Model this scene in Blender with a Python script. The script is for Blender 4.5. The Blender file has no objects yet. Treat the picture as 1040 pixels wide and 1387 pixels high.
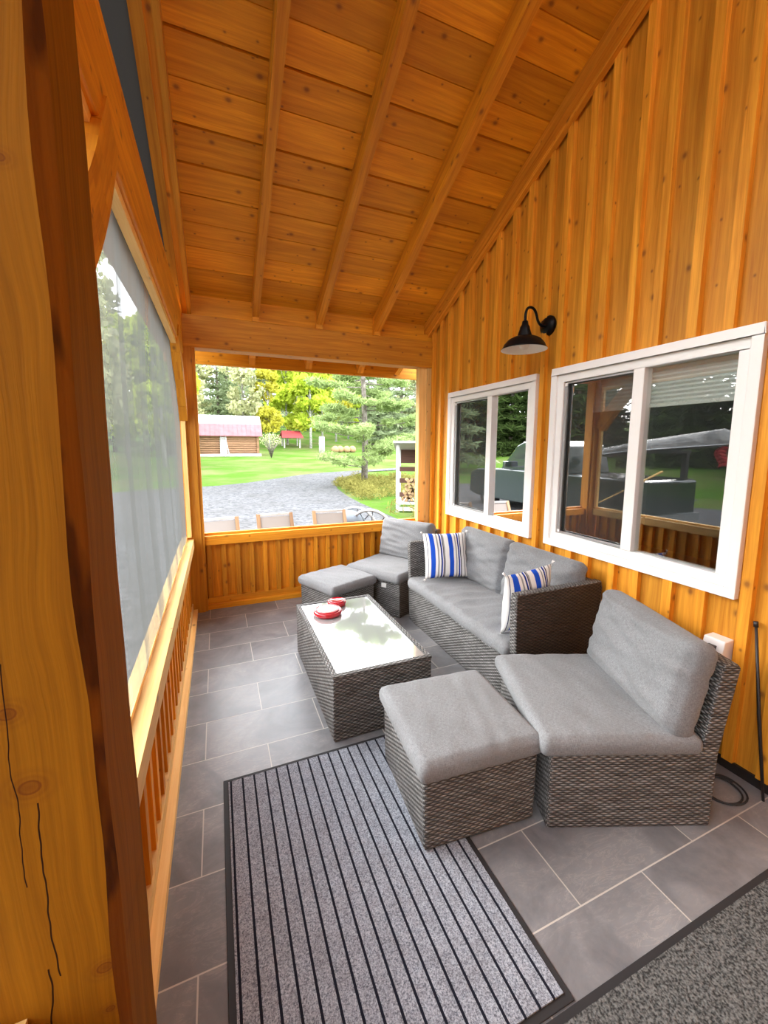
import bpy, bmesh, math, random
import numpy as np
from mathutils import Vector, Matrix
random.seed(7); rng = np.random.default_rng(7)
scene = bpy.context.scene
COL = scene.collection

# ------------------------------------------------------------------ camera
CAM_H = 1.6
pitch, yaw, roll = 0.1265532, 0.3972021, -0.0042632
fw = Vector((math.sin(yaw)*math.cos(pitch), math.cos(yaw)*math.cos(pitch), -math.sin(pitch)))
rt = Vector((math.cos(yaw), -math.sin(yaw), 0)); dn = fw.cross(rt)
r2 = rt*math.cos(roll) + dn*math.sin(roll); d2 = dn*math.cos(roll) - rt*math.sin(roll)
cd = bpy.data.cameras.new('camera'); cam = bpy.data.objects.new('camera', cd); COL.objects.link(cam)
M3 = Matrix((r2, -d2, -fw)).transposed()
cam.matrix_world = Matrix.Translation((0, 0, CAM_H)) @ M3.to_4x4()
cd.sensor_fit = 'AUTO'; cd.sensor_width = 36.0; cd.lens = 551.1974/1387*36
cd.shift_x = (520-525.2836)/1387; cd.shift_y = -(693.5-674.0528)/1387
cd.clip_start = 0.02; cd.clip_end = 500
scene.camera = cam

# ------------------------------------------------------------------ world, sun, exposure
w = bpy.data.worlds.new('overcast_sky'); scene.world = w; w.use_nodes = True
nt = w.node_tree; nt.nodes.clear()
def wn(t): return nt.nodes.new(t)
wo = wn('ShaderNodeOutputWorld'); bg = wn('ShaderNodeBackground'); tc = wn('ShaderNodeTexCoord')
nz = wn('ShaderNodeTexNoise'); nz.inputs['Scale'].default_value = 2.2; nz.inputs['Detail'].default_value = 4
cr = wn('ShaderNodeValToRGB')
cr.color_ramp.elements[0].position = .3; cr.color_ramp.elements[0].color = (.72, .80, .90, 1)
cr.color_ramp.elements[1].position = .7; cr.color_ramp.elements[1].color = (1.0, 1.0, 1.0, 1)
nt.links.new(tc.outputs['Generated'], nz.inputs['Vector']); nt.links.new(nz.outputs['Fac'], cr.inputs['Fac'])
nt.links.new(cr.outputs['Color'], bg.inputs['Color']); nt.links.new(bg.outputs[0], wo.inputs[0])
bg.inputs['Strength'].default_value = 1.0
sd = bpy.data.lights.new('hazy_sun', 'SUN'); sd.energy = 1.3; sd.angle = math.radians(45); sd.color = (1, .96, .9)
sun = bpy.data.objects.new('hazy_sun', sd); COL.objects.link(sun)
sun.rotation_euler = Vector((.72, -.50, -.36)).to_track_quat('-Z', 'Y').to_euler()
sun.location = (-6, 1, 5)
scene.view_settings.view_transform = 'Standard'; scene.view_settings.look = 'None'
scene.view_settings.gamma = 1; scene.view_settings.use_curve_mapping = False
scene.view_settings.exposure = 3.4
scene.cycles.max_bounces = 10; scene.cycles.diffuse_bounces = 5; scene.cycles.transparent_max_bounces = 16
scene.cycles.caustics_reflective = False; scene.cycles.caustics_refractive = False

# ------------------------------------------------------------------ material helpers
class NT:
    def __init__(s, name):
        s.m = bpy.data.materials.new(name); s.m.use_nodes = True; s.t = s.m.node_tree; s.t.nodes.clear()
        s.out = s.t.nodes.new('ShaderNodeOutputMaterial')
    def n(s, typ, ins=None, **kw):
        x = s.t.nodes.new('ShaderNode'+typ)
        for k, v in kw.items(): setattr(x, k, v)
        for k, v in (ins or {}).items():
            sock = x.inputs[k]
            if isinstance(v, bpy.types.NodeSocket): s.t.links.new(v, sock)
            else: sock.default_value = v
        return x
    def math(s, op, a, b=None, c=None, clamp=False):
        x = s.t.nodes.new('ShaderNodeMath'); x.operation = op; x.use_clamp = clamp
        for i, v in enumerate((a, b, c)):
            if v is None: continue
            if isinstance(v, bpy.types.NodeSocket): s.t.links.new(v, x.inputs[i])
            else: x.inputs[i].default_value = v
        return x.outputs[0]
    def mix(s, f, a, b, blend='MIX'):
        x = s.t.nodes.new('ShaderNodeMix'); x.data_type = 'RGBA'; x.blend_type = blend
        for i, v in ((0, f), (6, a), (7, b)):
            if isinstance(v, bpy.types.NodeSocket): s.t.links.new(v, x.inputs[i])
            else: x.inputs[i].default_value = v if i == 0 else (*v[:3], 1)
        return x.outputs[2]
    def ramp(s, f, stops, interp='LINEAR'):
        x = s.t.nodes.new('ShaderNodeValToRGB'); e = x.color_ramp; e.interpolation = interp
        while len(e.elements) < len(stops): e.elements.new(.5)
        for i, (p, c) in enumerate(stops):
            e.elements[i].position = p
            e.elements[i].color = (c, c, c, 1) if isinstance(c, (int, float)) else (*c[:3], 1)
        s.t.links.new(f, x.inputs[0]); return x.outputs[0]
    def uv(s): return s.n('TexCoord').outputs['UV']
    def obj(s): return s.n('TexCoord').outputs['Object']
    def geo(s): return s.n('NewGeometry').outputs['Position']
    def mapv(s, v, scale=(1, 1, 1), loc=(0, 0, 0)):
        return s.n('Mapping', {'Vector': v, 'Scale': scale, 'Location': loc}).outputs[0]
    def noise(s, v, scale, detail=3, rough=.5, dist=0):
        return s.n('TexNoise', {'Vector': v, 'Scale': scale, 'Detail': detail, 'Roughness': rough, 'Distortion': dist}).outputs['Fac']
    def sep(s, v): return s.n('SeparateXYZ', {'Vector': v}).outputs
    def bump(s, h, strength=.3, dist=.01): return s.n('Bump', {'Height': h, 'Strength': strength, 'Distance': dist}).outputs[0]
    def pbr(s, color, rough=.6, normal=None, spec=.5, metal=0, coat=0, sheen=0):
        ins = {'Base Color': color if isinstance(color, bpy.types.NodeSocket) else (*color[:3], 1), 'Roughness': rough, 'Metallic': metal,
               'Specular IOR Level': spec, 'Coat Weight': coat, 'Sheen Weight': sheen}
        b = s.n('BsdfPrincipled', ins)
        if normal is not None: s.t.links.new(normal, b.inputs['Normal'])
        s.t.links.new(b.outputs[0], s.out.inputs[0]); return s.m

def wood(name, light, dark, knot=(.16, .045, .01), grain=1.0, rough=.55, knots=.5, rings=0):
    t = NT(name); uv = t.uv()
    tint = t.n('Attribute', attribute_name='tint').outputs['Fac']
    wv = t.noise(t.mapv(uv, (1.2, 3, 1)), 1.6, 2)
    dist = t.n('VectorMath', {0: uv, 1: t.n('CombineXYZ', {'Y': t.math('MULTIPLY', wv, .035)}).outputs[0]}, operation='ADD').outputs[0]
    g1 = t.noise(t.mapv(dist, (1.3, 38, 1)), 1.0, 4, .6)
    g2 = t.noise(t.mapv(dist, (5, 190, 1)), 1.0, 2, .5)
    g = t.math('ADD', t.math('MULTIPLY', g1, .75), t.math('MULTIPLY', g2, .25))
    c = t.mix(t.ramp(g, [(.34, 0), (.66, 1)]), dark, light)
    blotch = t.noise(t.mapv(uv, (.9, 4.5, 1)), 2.0, 3)
    c = t.mix(t.ramp(blotch, [(.35, .0), (.7, .38)]), c, [x*.62 for x in dark])
    # small knots
    for sc, r0, thr in ((4.2, .055, 1-knots), (7.5, .042, 1-knots*.7)):
        v = t.n('TexVoronoi', {'Vector': t.mapv(uv, (.85, 1.15, 1)), 'Scale': sc, 'Randomness': 1.0}, voronoi_dimensions='2D')
        rnd = t.sep(v.outputs['Color'])[0]
        on = t.math('GREATER_THAN', rnd, thr)
        d = t.math('ADD', v.outputs['Distance'], t.math('MULTIPLY', t.math('SUBTRACT', wv, .5), .03))
        k = t.ramp(d, [(r0*.5, 1), (r0, .55), (r0*1.5, .18), (r0*2.4, 0)])
        c = t.mix(t.math('MULTIPLY', t.math('MULTIPLY', k, on), .72), c, knot)
    br = t.math('MULTIPLY_ADD', tint, .42, .80)
    c = t.n('HueSaturation', {'Color': c, 'Value': br, 'Saturation': 1.0, 'Hue': .5}).outputs[0]
    return t.pbr(c, rough, t.bump(g, .18*grain, .004), spec=.35)

PINE = wood('varnished_pine', (.82, .36, .020), (.54, .18, .006))
PINE_WALL = wood('golden_pine_siding', (.86, .40, .036), (.56, .20, .010), knots=.36)
PINE_CEIL = wood('amber_pine_boards', (.88, .41, .018), (.60, .22, .005), knots=.5)
PINE_LIGHT = wood('pale_pine', (.93, .64, .25), (.78, .46, .14), knots=.35)

def post_wood():
    t = NT('rough_hewn_timber'); o = t.obj(); uv = t.uv(); s = t.sep(o)
    wv = t.noise(t.mapv(o, (2, 2, .9)), 2.0, 2)
    uvd = t.n('VectorMath', {0: uv, 1: t.n('CombineXYZ', {'Y': t.math('MULTIPLY', wv, .09)}).outputs[0]}, operation='ADD').outputs[0]
    g1 = t.noise(t.mapv(uvd, (.9, 55, 1)), 1, 4, .6); g2 = t.noise(t.mapv(uvd, (6, 240, 1)), 1, 2)
    g = t.math('ADD', t.math('MULTIPLY', g1, .7), t.math('MULTIPLY', g2, .3))
    c = t.mix(t.ramp(g, [(.36, 0), (.64, 1)]), (.17, .062, .0020), (.26, .102, .0035))
    # knots on the front face, in the timber's own x / z
    x, z = s[0], s[2]
    for kx, kz, r in ((-.007, 1.225, .011), (.009, 1.107, .013), (.077, .763, .010), (.079, .682, .006), (.05, 1.95, .007), (-.04, 1.50, .006)):
        dx = t.math('MULTIPLY', t.math('SUBTRACT', x, kx), 1.0); dz = t.math('MULTIPLY', t.math('SUBTRACT', z, kz), 1.25)
        d = t.math('SQRT', t.math('ADD', t.math('MULTIPLY', dx, dx), t.math('MULTIPLY', dz, dz)))
        d = t.math('ADD', d, t.math('MULTIPLY', t.math('SUBTRACT', wv, .5), .008))
        k = t.ramp(t.math('DIVIDE', d, r*3.2), [(.0, .75), (.22, .55), (.30, 1), (.36, .25), (.5, .38), (.62, .05), (.75, .2), (1, 0)])
        c = t.mix(t.math('MULTIPLY', k, .8), c, (.10, .022, .004))
    # drying cracks
    for cx, z0, z1, wd in ((.014, .78, 1.08, .0011), (-.008, .95, 1.30, .0008), (.002, .45, .80, .0012), (-.02, 1.2, 1.75, .0007)):
        px = t.math('ADD', cx, t.math('MULTIPLY', t.math('SUBTRACT', t.noise(t.mapv(o, (0, 0, 3)), 1.5, 3), .5), .05))
        ln = t.math('LESS_THAN', t.math('ABSOLUTE', t.math('SUBTRACT', x, px)), wd)
        rg = t.math('MULTIPLY', t.math('GREATER_THAN', z, z0), t.math('LESS_THAN', z, z1))
        c = t.mix(t.math('MULTIPLY', t.math('MULTIPLY', ln, rg), .97), c, (.012, .003, .001))
    return t.pbr(c, .75, t.bump(g, .25, .004), spec=.10)
POSTW = post_wood()

def simple(name, col, rough=.6, **k): return NT(name).pbr(col, rough, **k)
def speck(name, c1, c2, scale, rough=.8, bump=.2, detail=3, coord='obj', lo=.35, hi=.65, spec=.3):
    t = NT(name); v = t.obj() if coord == 'obj' else t.geo()
    n = t.noise(v, scale, detail)
    return t.pbr(t.mix(t.ramp(n, [(lo, 0), (hi, 1)]), c1, c2), rough, t.bump(n, bump, .01), spec=spec)

def wicker(name, c1, c2, gap, tint=1.0):
    """flat resin strands that pass over and under upright stakes"""
    t = NT(name); uv = t.uv(); P, q = .040, .0105
    sp = t.sep(uv); wob = t.math('MULTIPLY', t.math('SUBTRACT', t.noise(uv, 22, 2), .5), .006)
    u, v = t.math('ADD', sp[0], wob), t.math('ADD', sp[1], t.math('MULTIPLY', wob, .6))
    vr = t.math('DIVIDE', v, q); row = t.math('FLOOR', vr); par = t.math('FLOORED_MODULO', row, 2.0)
    over = t.math('MULTIPLY_ADD', t.math('COSINE', t.math('ADD', t.math('MULTIPLY', u, 2*math.pi/P), t.math('MULTIPLY', par, math.pi))), .5, .5)
    rib = t.math('POWER', t.math('SINE', t.math('MULTIPLY', t.math('FRACT', vr), math.pi)), .6)
    stake = t.math('POWER', t.math('ABSOLUTE', t.math('COSINE', t.math('MULTIPLY', u, 2*math.pi/P))), 6)
    rn = t.n('TexNoise', {'Vector': t.n('CombineXYZ', {'X': t.math('MULTIPLY', u, 9), 'Y': t.math('MULTIPLY', row, 5.3)}).outputs[0], 'Scale': 1.0, 'Detail': 2}).outputs['Fac']
    c = t.mix(t.ramp(rn, [(.35, 0), (.65, 1)]), c1, c2)
    sh = t.math('MULTIPLY', rib, t.math('MULTIPLY_ADD', over, .75, .25))
    c = t.mix(t.ramp(sh, [(.12, 0), (.75, 1)]), gap, c)
    c = t.mix(t.math('MULTIPLY', stake, t.math('MULTIPLY', over, .30)), c, [min(1, x*1.3) for x in c2])
    return t.pbr(c, .5, t.bump(sh, 1.0, .006), spec=.35)
WICK = wicker('grey_resin_wicker', (.118, .114, .108), (.32, .315, .305), (.014, .013, .012))
WICK_SHADED = wicker('shaded_brown_wicker', (.050, .030, .020), (.10, .065, .046), (.008, .006, .005))  # darker copy of the grey wicker, shade painted into its colour

def fabric():
    t = NT('grey_heather_fabric'); uv = t.uv()
    a = t.noise(t.mapv(uv, (60, 420, 1)), 1, 3, .7); b = t.noise(t.mapv(uv, (420, 60, 1)), 1, 3, .7)
    m = t.math('ADD', t.math('MULTIPLY', a, .5), t.math('MULTIPLY', b, .5)); big = t.noise(uv, 5, 3)
    c = t.mix(t.ramp(m, [(.36, 0), (.64, 1)]), (.110, .115, .121), (.275, .284, .296))
    c = t.mix(t.ramp(big, [(.4, 0), (.7, .25)]), c, (.11, .11, .11))
    return t.pbr(c, .85, t.bump(m, .15, .003), spec=.2, sheen=.15)
FAB = fabric()

def striped():
    t = NT('blue_striped_fabric'); uv = t.uv(); u = t.sep(uv)[0]
    W, B, N, G = (.80, .80, .78), (.016, .085, .55), (.010, .014, .075), (.30, .30, .30)
    st = [(0, W), (.05, N), (.06, W), (.11, B), (.21, W), (.26, G), (.29, W), (.33, N), (.35, B), (.365, W), (.385, N), (.40, G), (.43, W), (.53, B), (.63, W),
          (.68, G), (.71, W), (.74, N), (.76, B), (.775, W), (.795, N), (.82, W), (.88, G), (.91, W), (.95, N), (.96, W)]
    c = t.ramp(u, st, 'CONSTANT'); n = t.noise(t.mapv(uv, (300, 300, 1)), 1, 2)
    return t.pbr(c, .9, t.bump(n, .1, .002), spec=.15)
STRIPE = striped()

def tiles():
    t = NT('slate_floor_tiles'); p = t.geo(); S = .3079
    v = t.mapv(p, (1, 1, 1), (.1221 + S, -.876 + 10*S, 0))
    kw = dict(offset=.5)
    b = t.n('TexBrick', {'Vector': v, 'Color1': (0, 0, 0, 1), 'Color2': (1, 1, 1, 1), 'Mortar': (.5, .5, .5, 1), 'Scale': 1.0, 'Mortar Size': .0026,
                         'Mortar Smooth': .1, 'Bias': 0.0, 'Brick Width': 2*S, 'Row Height': S}, **kw)
    rv = t.sep(b.outputs['Color'])[0]
    off = t.n('CombineXYZ', {'X': t.math('MULTIPLY', rv, 7), 'Y': t.math('MULTIPLY', rv, 3), 'Z': t.math('MULTIPLY', rv, 11)}).outputs[0]
    pv = t.n('VectorMath', {0: p, 1: off}, operation='ADD').outputs[0]
    n1 = t.noise(pv, 3.0, 6, .62, .8); n2 = t.noise(t.mapv(pv, (1.5, 5, 1)), 4.0, 5, .7, 1.5); n3 = t.noise(pv, 40, 4, .7)
    c = t.mix(t.ramp(n1, [(.33, 0), (.68, 1)]), (.122, .126, .137), (.245, .250, .264))
    vein = t.ramp(t.math('ABSOLUTE', t.math('SUBTRACT', n2, .5)), [(.0, .6), (.018, .15), (.06, 0)])
    c = t.mix(t.math('MULTIPLY', vein, t.ramp(n1, [(.48, 0), (.62, 1)])), c, (.40, .37, .35))
    c = t.mix(t.ramp(n3, [(.4, 0), (.75, .3)]), c, (.24, .22, .21))
    c = t.n('HueSaturation', {'Color': c, 'Value': t.math('MULTIPLY_ADD', rv, .25, .88)}).outputs[0]
    c = t.mix(b.outputs['Fac'], c, (.52, .49, .45))
    h = t.math('ADD', t.math('MULTIPLY', n2, .4), t.math('MULTIPLY', t.math('SUBTRACT', 1.0, b.outputs['Fac']), .6))
    return t.pbr(c, t.math('MULTIPLY_ADD', n3, .16, .27), t.bump(h, .22, .003), spec=.6)
TILE = tiles()

def ribbed():
    t = NT('ribbed_grey_carpet'); o = t.obj(); s = t.sep(o)
    ph = t.math('FRACT', t.math('ADD', t.math('DIVIDE', s[0], .0525), 20.3))
    line = t.math('LESS_THAN', ph, .16)
    n = t.noise(o, 230, 3, .8); n2 = t.noise(o, 14, 3)
    c = t.mix(t.ramp(n, [(.36, 0), (.64, 1)]), (.080, .090, .114), (.50, .54, .615))
    c = t.mix(t.ramp(n2, [(.4, 0), (.75, .22)]), c, (.10, .09, .09))
    c = t.mix(line, c, (.012, .013, .022))
    h = t.math('SUBTRACT', t.math('MULTIPLY', n, .4), line)
    return t.pbr(c, .95, t.bump(h, .7, .006), spec=.1)
RIB = ribbed()
CARPET = speck('charcoal_loop_carpet', (.028, .029, .029), (.17, .175, .172), 150, .95, .5, 3, lo=.36, hi=.66, spec=.1)
RUBBER = simple('black_rubber', (.018, .018, .02), .7)
WHITE = simple('white_vinyl', (.92, .92, .91), .35)
BLACK = simple('black_enamel', (.005, .005, .0055), .35, spec=.15)
LAMP_IN = simple('white_enamel', (.80, .78, .72), .4)
BLIND = simple('white_shade_cloth', (.72, .75, .74), .8)
DARKMETAL = simple('dark_iron', (.018, .014, .013), .45)
GREYMETAL = simple('grey_galvanised_metal', (.42, .43, .44), .4, metal=.6)
RED = simple('glossy_red_glaze', (.42, .008, .018), .18, coat=.5)
PALE = simple('glossy_near_white', (.80, .76, .74), .15, coat=.5)
TUFT = simple('white_tag', (.8, .8, .78), .8)
PLASTER = simple('grey_plaster', (.20, .20, .19), .9)
ROOFDARK = simple('dark_roof_felt', (.03, .028, .027), .9)

def glass(name, refl, tint, alpha):
    t = NT(name)
    tr = t.n('BsdfTransparent', {'Color': (*tint, 1)}); gl = t.n('BsdfGlossy', {'Color': (1, 1, 1, 1), 'Roughness': .0})
    fr = t.n('Fresnel', {'IOR': 1.5}).outputs[0]
    f = t.math('MULTIPLY_ADD', fr, refl, alpha, clamp=True)
    mx = t.n('MixShader', {0: f, 1: tr.outputs[0], 2: gl.outputs[0]})
    t.t.links.new(mx.outputs[0], t.out.inputs[0]); return t.m
GLASS = glass('window_glass', 2.0, (.80, .83, .80), .06)
TOPGLASS = NT('mirror_dark_glass').pbr((.30, .31, .31), .03, spec=1.0, coat=1.0)

def mesh_screen(name, col, a0, a1, streak=True):
    t = NT(name); o = t.geo()
    n = t.noise(t.mapv(o, (2, 6, .25)), 1.0, 4, .6)
    a = t.ramp(n, [(.3, a0), (.7, a1)])
    # woven threads close up when seen at a slant: open share = (1-a) ** (1/cos)
    cs = t.math('SUBTRACT', 1.0, t.n('LayerWeight', {'Blend': .5}).outputs['Facing'])
    f = t.math('SUBTRACT', 1.0, t.math('POWER', t.math('SUBTRACT', 1.0, a), t.math('DIVIDE', 1.0, t.math('MAXIMUM', cs, .12))))
    tr = t.n('BsdfTransparent', {'Color': (1, 1, 1, 1)}); df = t.n('BsdfDiffuse', {'Color': (*col, 1)}); tl = t.n('BsdfTranslucent', {'Color': (*col, 1)})
    ml = t.n('MixShader', {0: .5, 1: df.outputs[0], 2: tl.outputs[0]})
    mx = t.n('MixShader', {0: f, 1: tr.outputs[0], 2: ml.outputs[0]})
    t.t.links.new(mx.outputs[0], t.out.inputs[0]); return t.m
SCREEN = mesh_screen('grey_porch_screen', (.12, .125, .12), .18, .34)
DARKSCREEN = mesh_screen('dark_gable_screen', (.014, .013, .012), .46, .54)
INSECT = mesh_screen('window_insect_screen', (.085, .085, .08), .34, .40)

# outdoors
GRASS = None
def ground_mat():
    t = NT('meadow_grass'); p = t.geo()
    n1 = t.noise(p, .35, 5, .6); n2 = t.noise(p, 6, 4, .7)
    c = t.mix(t.ramp(n1, [(.36, 0), (.60, 1)]), (.125, .118, .055), (.045, .115, .008))
    c = t.mix(t.ramp(n2, [(.35, 0), (.7, .6)]), c, (.080, .145, .018))
    return t.pbr(c, .95, t.bump(n2, .6, .05), spec=.05)
def gravel_mat():
    t = NT('grey_gravel'); p = t.geo()
    v = t.n('TexVoronoi', {'Vector': p, 'Scale': 14.0}); n1 = t.noise(p, .8, 5, .65); n3 = t.noise(p, 5, 4, .7)
    c = t.mix(t.sep(v.outputs['Color'])[0], (.052, .052, .056), (.125, .125, .131))
    c = t.mix(t.ramp(n1, [(.4, 0), (.65, .55)]), c, (.060, .057, .055))
    c = t.mix(t.ramp(n3, [(.45, 0), (.7, .5)]), c, (.12, .12, .124))
    return t.pbr(c, .95, t.bump(v.outputs['Distance'], .5, .03), spec=.1)
GROUND = ground_mat(); GRAVEL = gravel_mat()
def leaf_mat(name, c1, c2, scale=1.2, transl=.35):
    t = NT(name); rnd = t.n('Attribute', attribute_name='tint').outputs['Fac']; n = t.noise(t.geo(), scale, 2)
    c = t.mix(t.math('ADD', t.math('MULTIPLY', rnd, .6), t.math('MULTIPLY', n, .4)), c1, c2)
    df = t.n('BsdfDiffuse', {'Color': c}); tl = t.n('BsdfTranslucent', {'Color': c})
    mx = t.n('MixShader', {0: transl, 1: df.outputs[0], 2: tl.outputs[0]}); t.t.links.new(mx.outputs[0], t.out.inputs[0]); return t.m
LEAF_LIME = leaf_mat('lime_spring_leaves', (.34, .44, .035), (.60, .68, .10), transl=.5)
LEAF_YELLOW = leaf_mat('yellow_spring_leaves', (.42, .40, .04), (.62, .58, .10), transl=.45)
LEAF_PALE = leaf_mat('pale_budding_leaves', (.32, .33, .17), (.52, .53, .30), transl=.4)
LEAF_GREY = leaf_mat('grey_green_needles', (.16, .21, .11), (.32, .38, .21))
LEAF_PINE = leaf_mat('pine_needles', (.17, .24, .085), (.42, .52, .21))
LEAF_DARK = leaf_mat('dark_spruce_needles', (.018, .034, .010), (.055, .080, .022), transl=.15)
WEED = leaf_mat('dry_yellow_weeds', (.15, .145, .035), (.33, .30, .09))
BARK = speck('grey_bark', (.09, .075, .06), (.24, .21, .18), 7, .95, .5)
BIRCH = speck('pale_bark', (.28, .27, .25), (.50, .48, .45), 5, .9, .2)
LOGW = wood('weathered_log', (.36, .20, .11), (.17, .09, .05), knot=(.03, .02, .015), knots=.2, rough=.9)
GREYW = wood('silvered_board', (.55, .54, .53), (.34, .33, .32), knot=(.06, .05, .05), knots=.3, rough=.9)
TEAKW = wood('brown_teak', (.33, .20, .10), (.22, .12, .06), knots=.1)
FIREW = wood('split_firewood', (.40, .27, .14), (.26, .15, .07), knots=.2, rough=.9)
DARKW = wood('brown_plank', (.13, .065, .045), (.07, .034, .024), knots=.3, rough=.9)
PINKROOF = speck('faded_red_metal_roof', (.215, .070, .078), (.26, .095, .105), 2, .5, .05)
WHITEROOF = speck('pale_metal_roof', (.36, .34, .345), (.43, .41, .415), 2, .45, .05)
CREAMSLING = simple('cream_sling_fabric', (.22, .195, .175), .8)
TRUCKPAINT = simple('dark_green_paint', (.012, .020, .017), .2, coat=.8)
TRUCKGLASS = simple('dark_car_glass', (.02, .022, .024), .05, coat=.5)
TYRE = simple('tyre_rubber', (.012, .012, .012), .8)
CHROME = simple('silver_wheel', (.35, .36, .37), .3, metal=.7)
def canoe_mat():
    t = NT('scuffed_white_hull'); n = t.noise(t.mapv(t.obj(), (3, 1, 3)), 3, 6, .7, 1.2)
    return t.pbr(t.mix(t.ramp(n, [(.4, 0), (.62, 1)]), (.10, .10, .10), (.30, .30, .29)), .5)
CANOE = canoe_mat()
FLAG = simple('red_flag_cloth', (.35, .006, .012), .8)

# ------------------------------------------------------------------ mesh helpers
class MB:
    """Collects shapes and links them as one mesh object, with uv (metres, u along the grain) and a per-piece tint."""
    def __init__(s): s.v = []; s.f = []; s.uv = []; s.tint = []; s.mi = []; s.smooth = []
    def poly(s, pts, uvs, tint, mi=0, smooth=False):
        b = len(s.v); s.v += [tuple(p) for p in pts]; s.f.append(tuple(range(b, b+len(pts)))); s.uv.append(list(uvs)); s.tint.append(tint); s.mi.append(mi); s.smooth.append(smooth)
    def hexa(s, P, axis=0, mi=0, tint=None):
        """P: 8 corners, index = ix + 2*iy + 4*iz; the grain runs along local axis"""
        b = len(s.v); P = [Vector(p) for p in P]; s.v += [tuple(p) for p in P]
        t = random.random() if tint is None else tint
        uo, vo = random.random()*37, random.random()*23
        L = [(P[1]-P[0]).length, (P[2]-P[0]).length, (P[4]-P[0]).length]
        F = [((0, 2, 3, 1), 0, 1), ((4, 5, 7, 6), 0, 1), ((0, 1, 5, 4), 0, 2), ((2, 6, 7, 3), 0, 2), ((0, 4, 6, 2), 1, 2), ((1, 3, 7, 5), 1, 2)]
        for k, (q, a, c) in enumerate(F):
            s.f.append(tuple(b+i for i in q))
            uvs = []
            for i in q:
                co = [(i & 1)*L[0], (i >> 1 & 1)*L[1], (i >> 2 & 1)*L[2]]
                if a == axis: u, v = co[a], co[c]
                elif c == axis: u, v = co[c], co[a]
                else: u, v = co[a]*.25, co[c]
                uvs.append((uo+u, vo+v+k*.7))
            s.uv.append(uvs); s.tint.append(t); s.mi.append(mi); s.smooth.append(False)
    def box(s, x0, x1, y0, y1, z0, z1, axis=None, mi=0, tint=None):
        if axis is None: axis = int(np.argmax([x1-x0, y1-y0, z1-z0]))
        s.hexa([(x, y, z) for z in (z0, z1) for y in (y0, y1) for x in (x0, x1)], axis, mi, tint)
    def bar(s, a, b, w, h, up=(0, 0, 1), mi=0, tint=None, w2=None, h2=None):
        """a box from a to b, w across, h along up"""
        a, b = Vector(a), Vector(b); d = (b-a).normalized(); sx = d.cross(Vector(up)).normalized(); uz = sx.cross(d)
        w2 = w if w2 is None else w2; h2 = h if h2 is None else h2
        P = []
        for z in (-.5, .5):
            for y in (-.5, .5):
                P += [a+sx*(y*w)+uz*(z*h), b+sx*(y*w2)+uz*(z*h2)]
        s.hexa(P, 0, mi, tint)
    def tube(s, pts, r, n=10, mi=0, cap=True, tint=None):
        pts = [Vector(p) for p in pts]; rs = r if isinstance(r, (list, tuple)) else [r]*len(pts); t = random.random() if tint is None else tint
        rings = []; prev = None
        for i, p in enumerate(pts):
            d = (pts[min(i+1, len(pts)-1)]-pts[max(i-1, 0)]).normalized()
            if prev is None:
                prev = d.orthogonal().normalized()
            nx = (prev-d*prev.dot(d)).normalized(); prev = nx; ny = d.cross(nx); b = len(s.v)
            s.v += [tuple(p+(nx*math.cos(2*math.pi*k/n)+ny*math.sin(2*math.pi*k/n))*rs[i]) for k in range(n)]; rings.append(b)
        l = 0; uo, vo = random.random()*37, random.random()*23
        for i in range(len(pts)-1):
            dl = (pts[i+1]-pts[i]).length
            for k in range(n):
                k2 = (k+1) % n; c = 2*math.pi*rs[i]/n
                s.f.append((rings[i]+k, rings[i]+k2, rings[i+1]+k2, rings[i+1]+k))
                s.uv.append([(uo+l, vo+k*c), (uo+l, vo+(k+1)*c), (uo+l+dl, vo+(k+1)*c), (uo+l+dl, vo+k*c)]); s.tint.append(t); s.mi.append(mi); s.smooth.append(True)
            l += dl
        if cap:
            for b, rev in ((rings[0], True), (rings[-1], False)):
                q = [b+k for k in range(n)]; q = q[::-1] if rev else q
                s.f.append(tuple(q)); s.uv.append([(uo+(s.v[i][0]+s.v[i][1])*.3, vo+s.v[i][2]) for i in q]); s.tint.append(t); s.mi.append(mi); s.smooth.append(False)
    def lathe(s, prof, c=(0, 0, 0), n=32, mi=0, sx=1, sy=1):
        """prof: (r, z) pairs"""
        rings = []
        for r, z in prof:
            b = len(s.v); s.v += [(c[0]+r*sx*math.cos(2*math.pi*k/n), c[1]+r*sy*math.sin(2*math.pi*k/n), c[2]+z) for k in range(n)]; rings.append(b)
        for i in range(len(prof)-1):
            for k in range(n):
                k2 = (k+1) % n; s.f.append((rings[i]+k, rings[i]+k2, rings[i+1]+k2, rings[i+1]+k))
                s.uv.append([(k/n, i), ((k+1)/n, i), ((k+1)/n, i+1), (k/n, i+1)]); s.tint.append(.5); s.mi.append(mi); s.smooth.append(True)
        for b, rev in ((rings[0], True), (rings[-1], False)):
            q = [b+k for k in range(n)]; q = q[::-1] if rev else q
            s.f.append(tuple(q)); s.uv.append([(0, 0)]*n); s.tint.append(.5); s.mi.append(mi); s.smooth.append(False)
    def prism(s, prof, y0, y1, axis='y', mi=0, uvbox=True):
        """prof: (a, z) outline, counter-clockwise; extruded from y0 to y1 along y"""
        n = len(prof); b = len(s.v)
        s.v += [(a, y0, z) for a, z in prof] + [(a, y1, z) for a, z in prof]; t = random.random()
        s.f.append(tuple(b+i for i in range(n))); s.uv.append([(a, z) for a, z in prof]); s.tint.append(t); s.mi.append(mi); s.smooth.append(False)
        s.f.append(tuple(b+n+i for i in reversed(range(n)))); s.uv.append([(a, z) for a, z in reversed(prof)]); s.tint.append(t); s.mi.append(mi); s.smooth.append(False)
        l = 0
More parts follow.
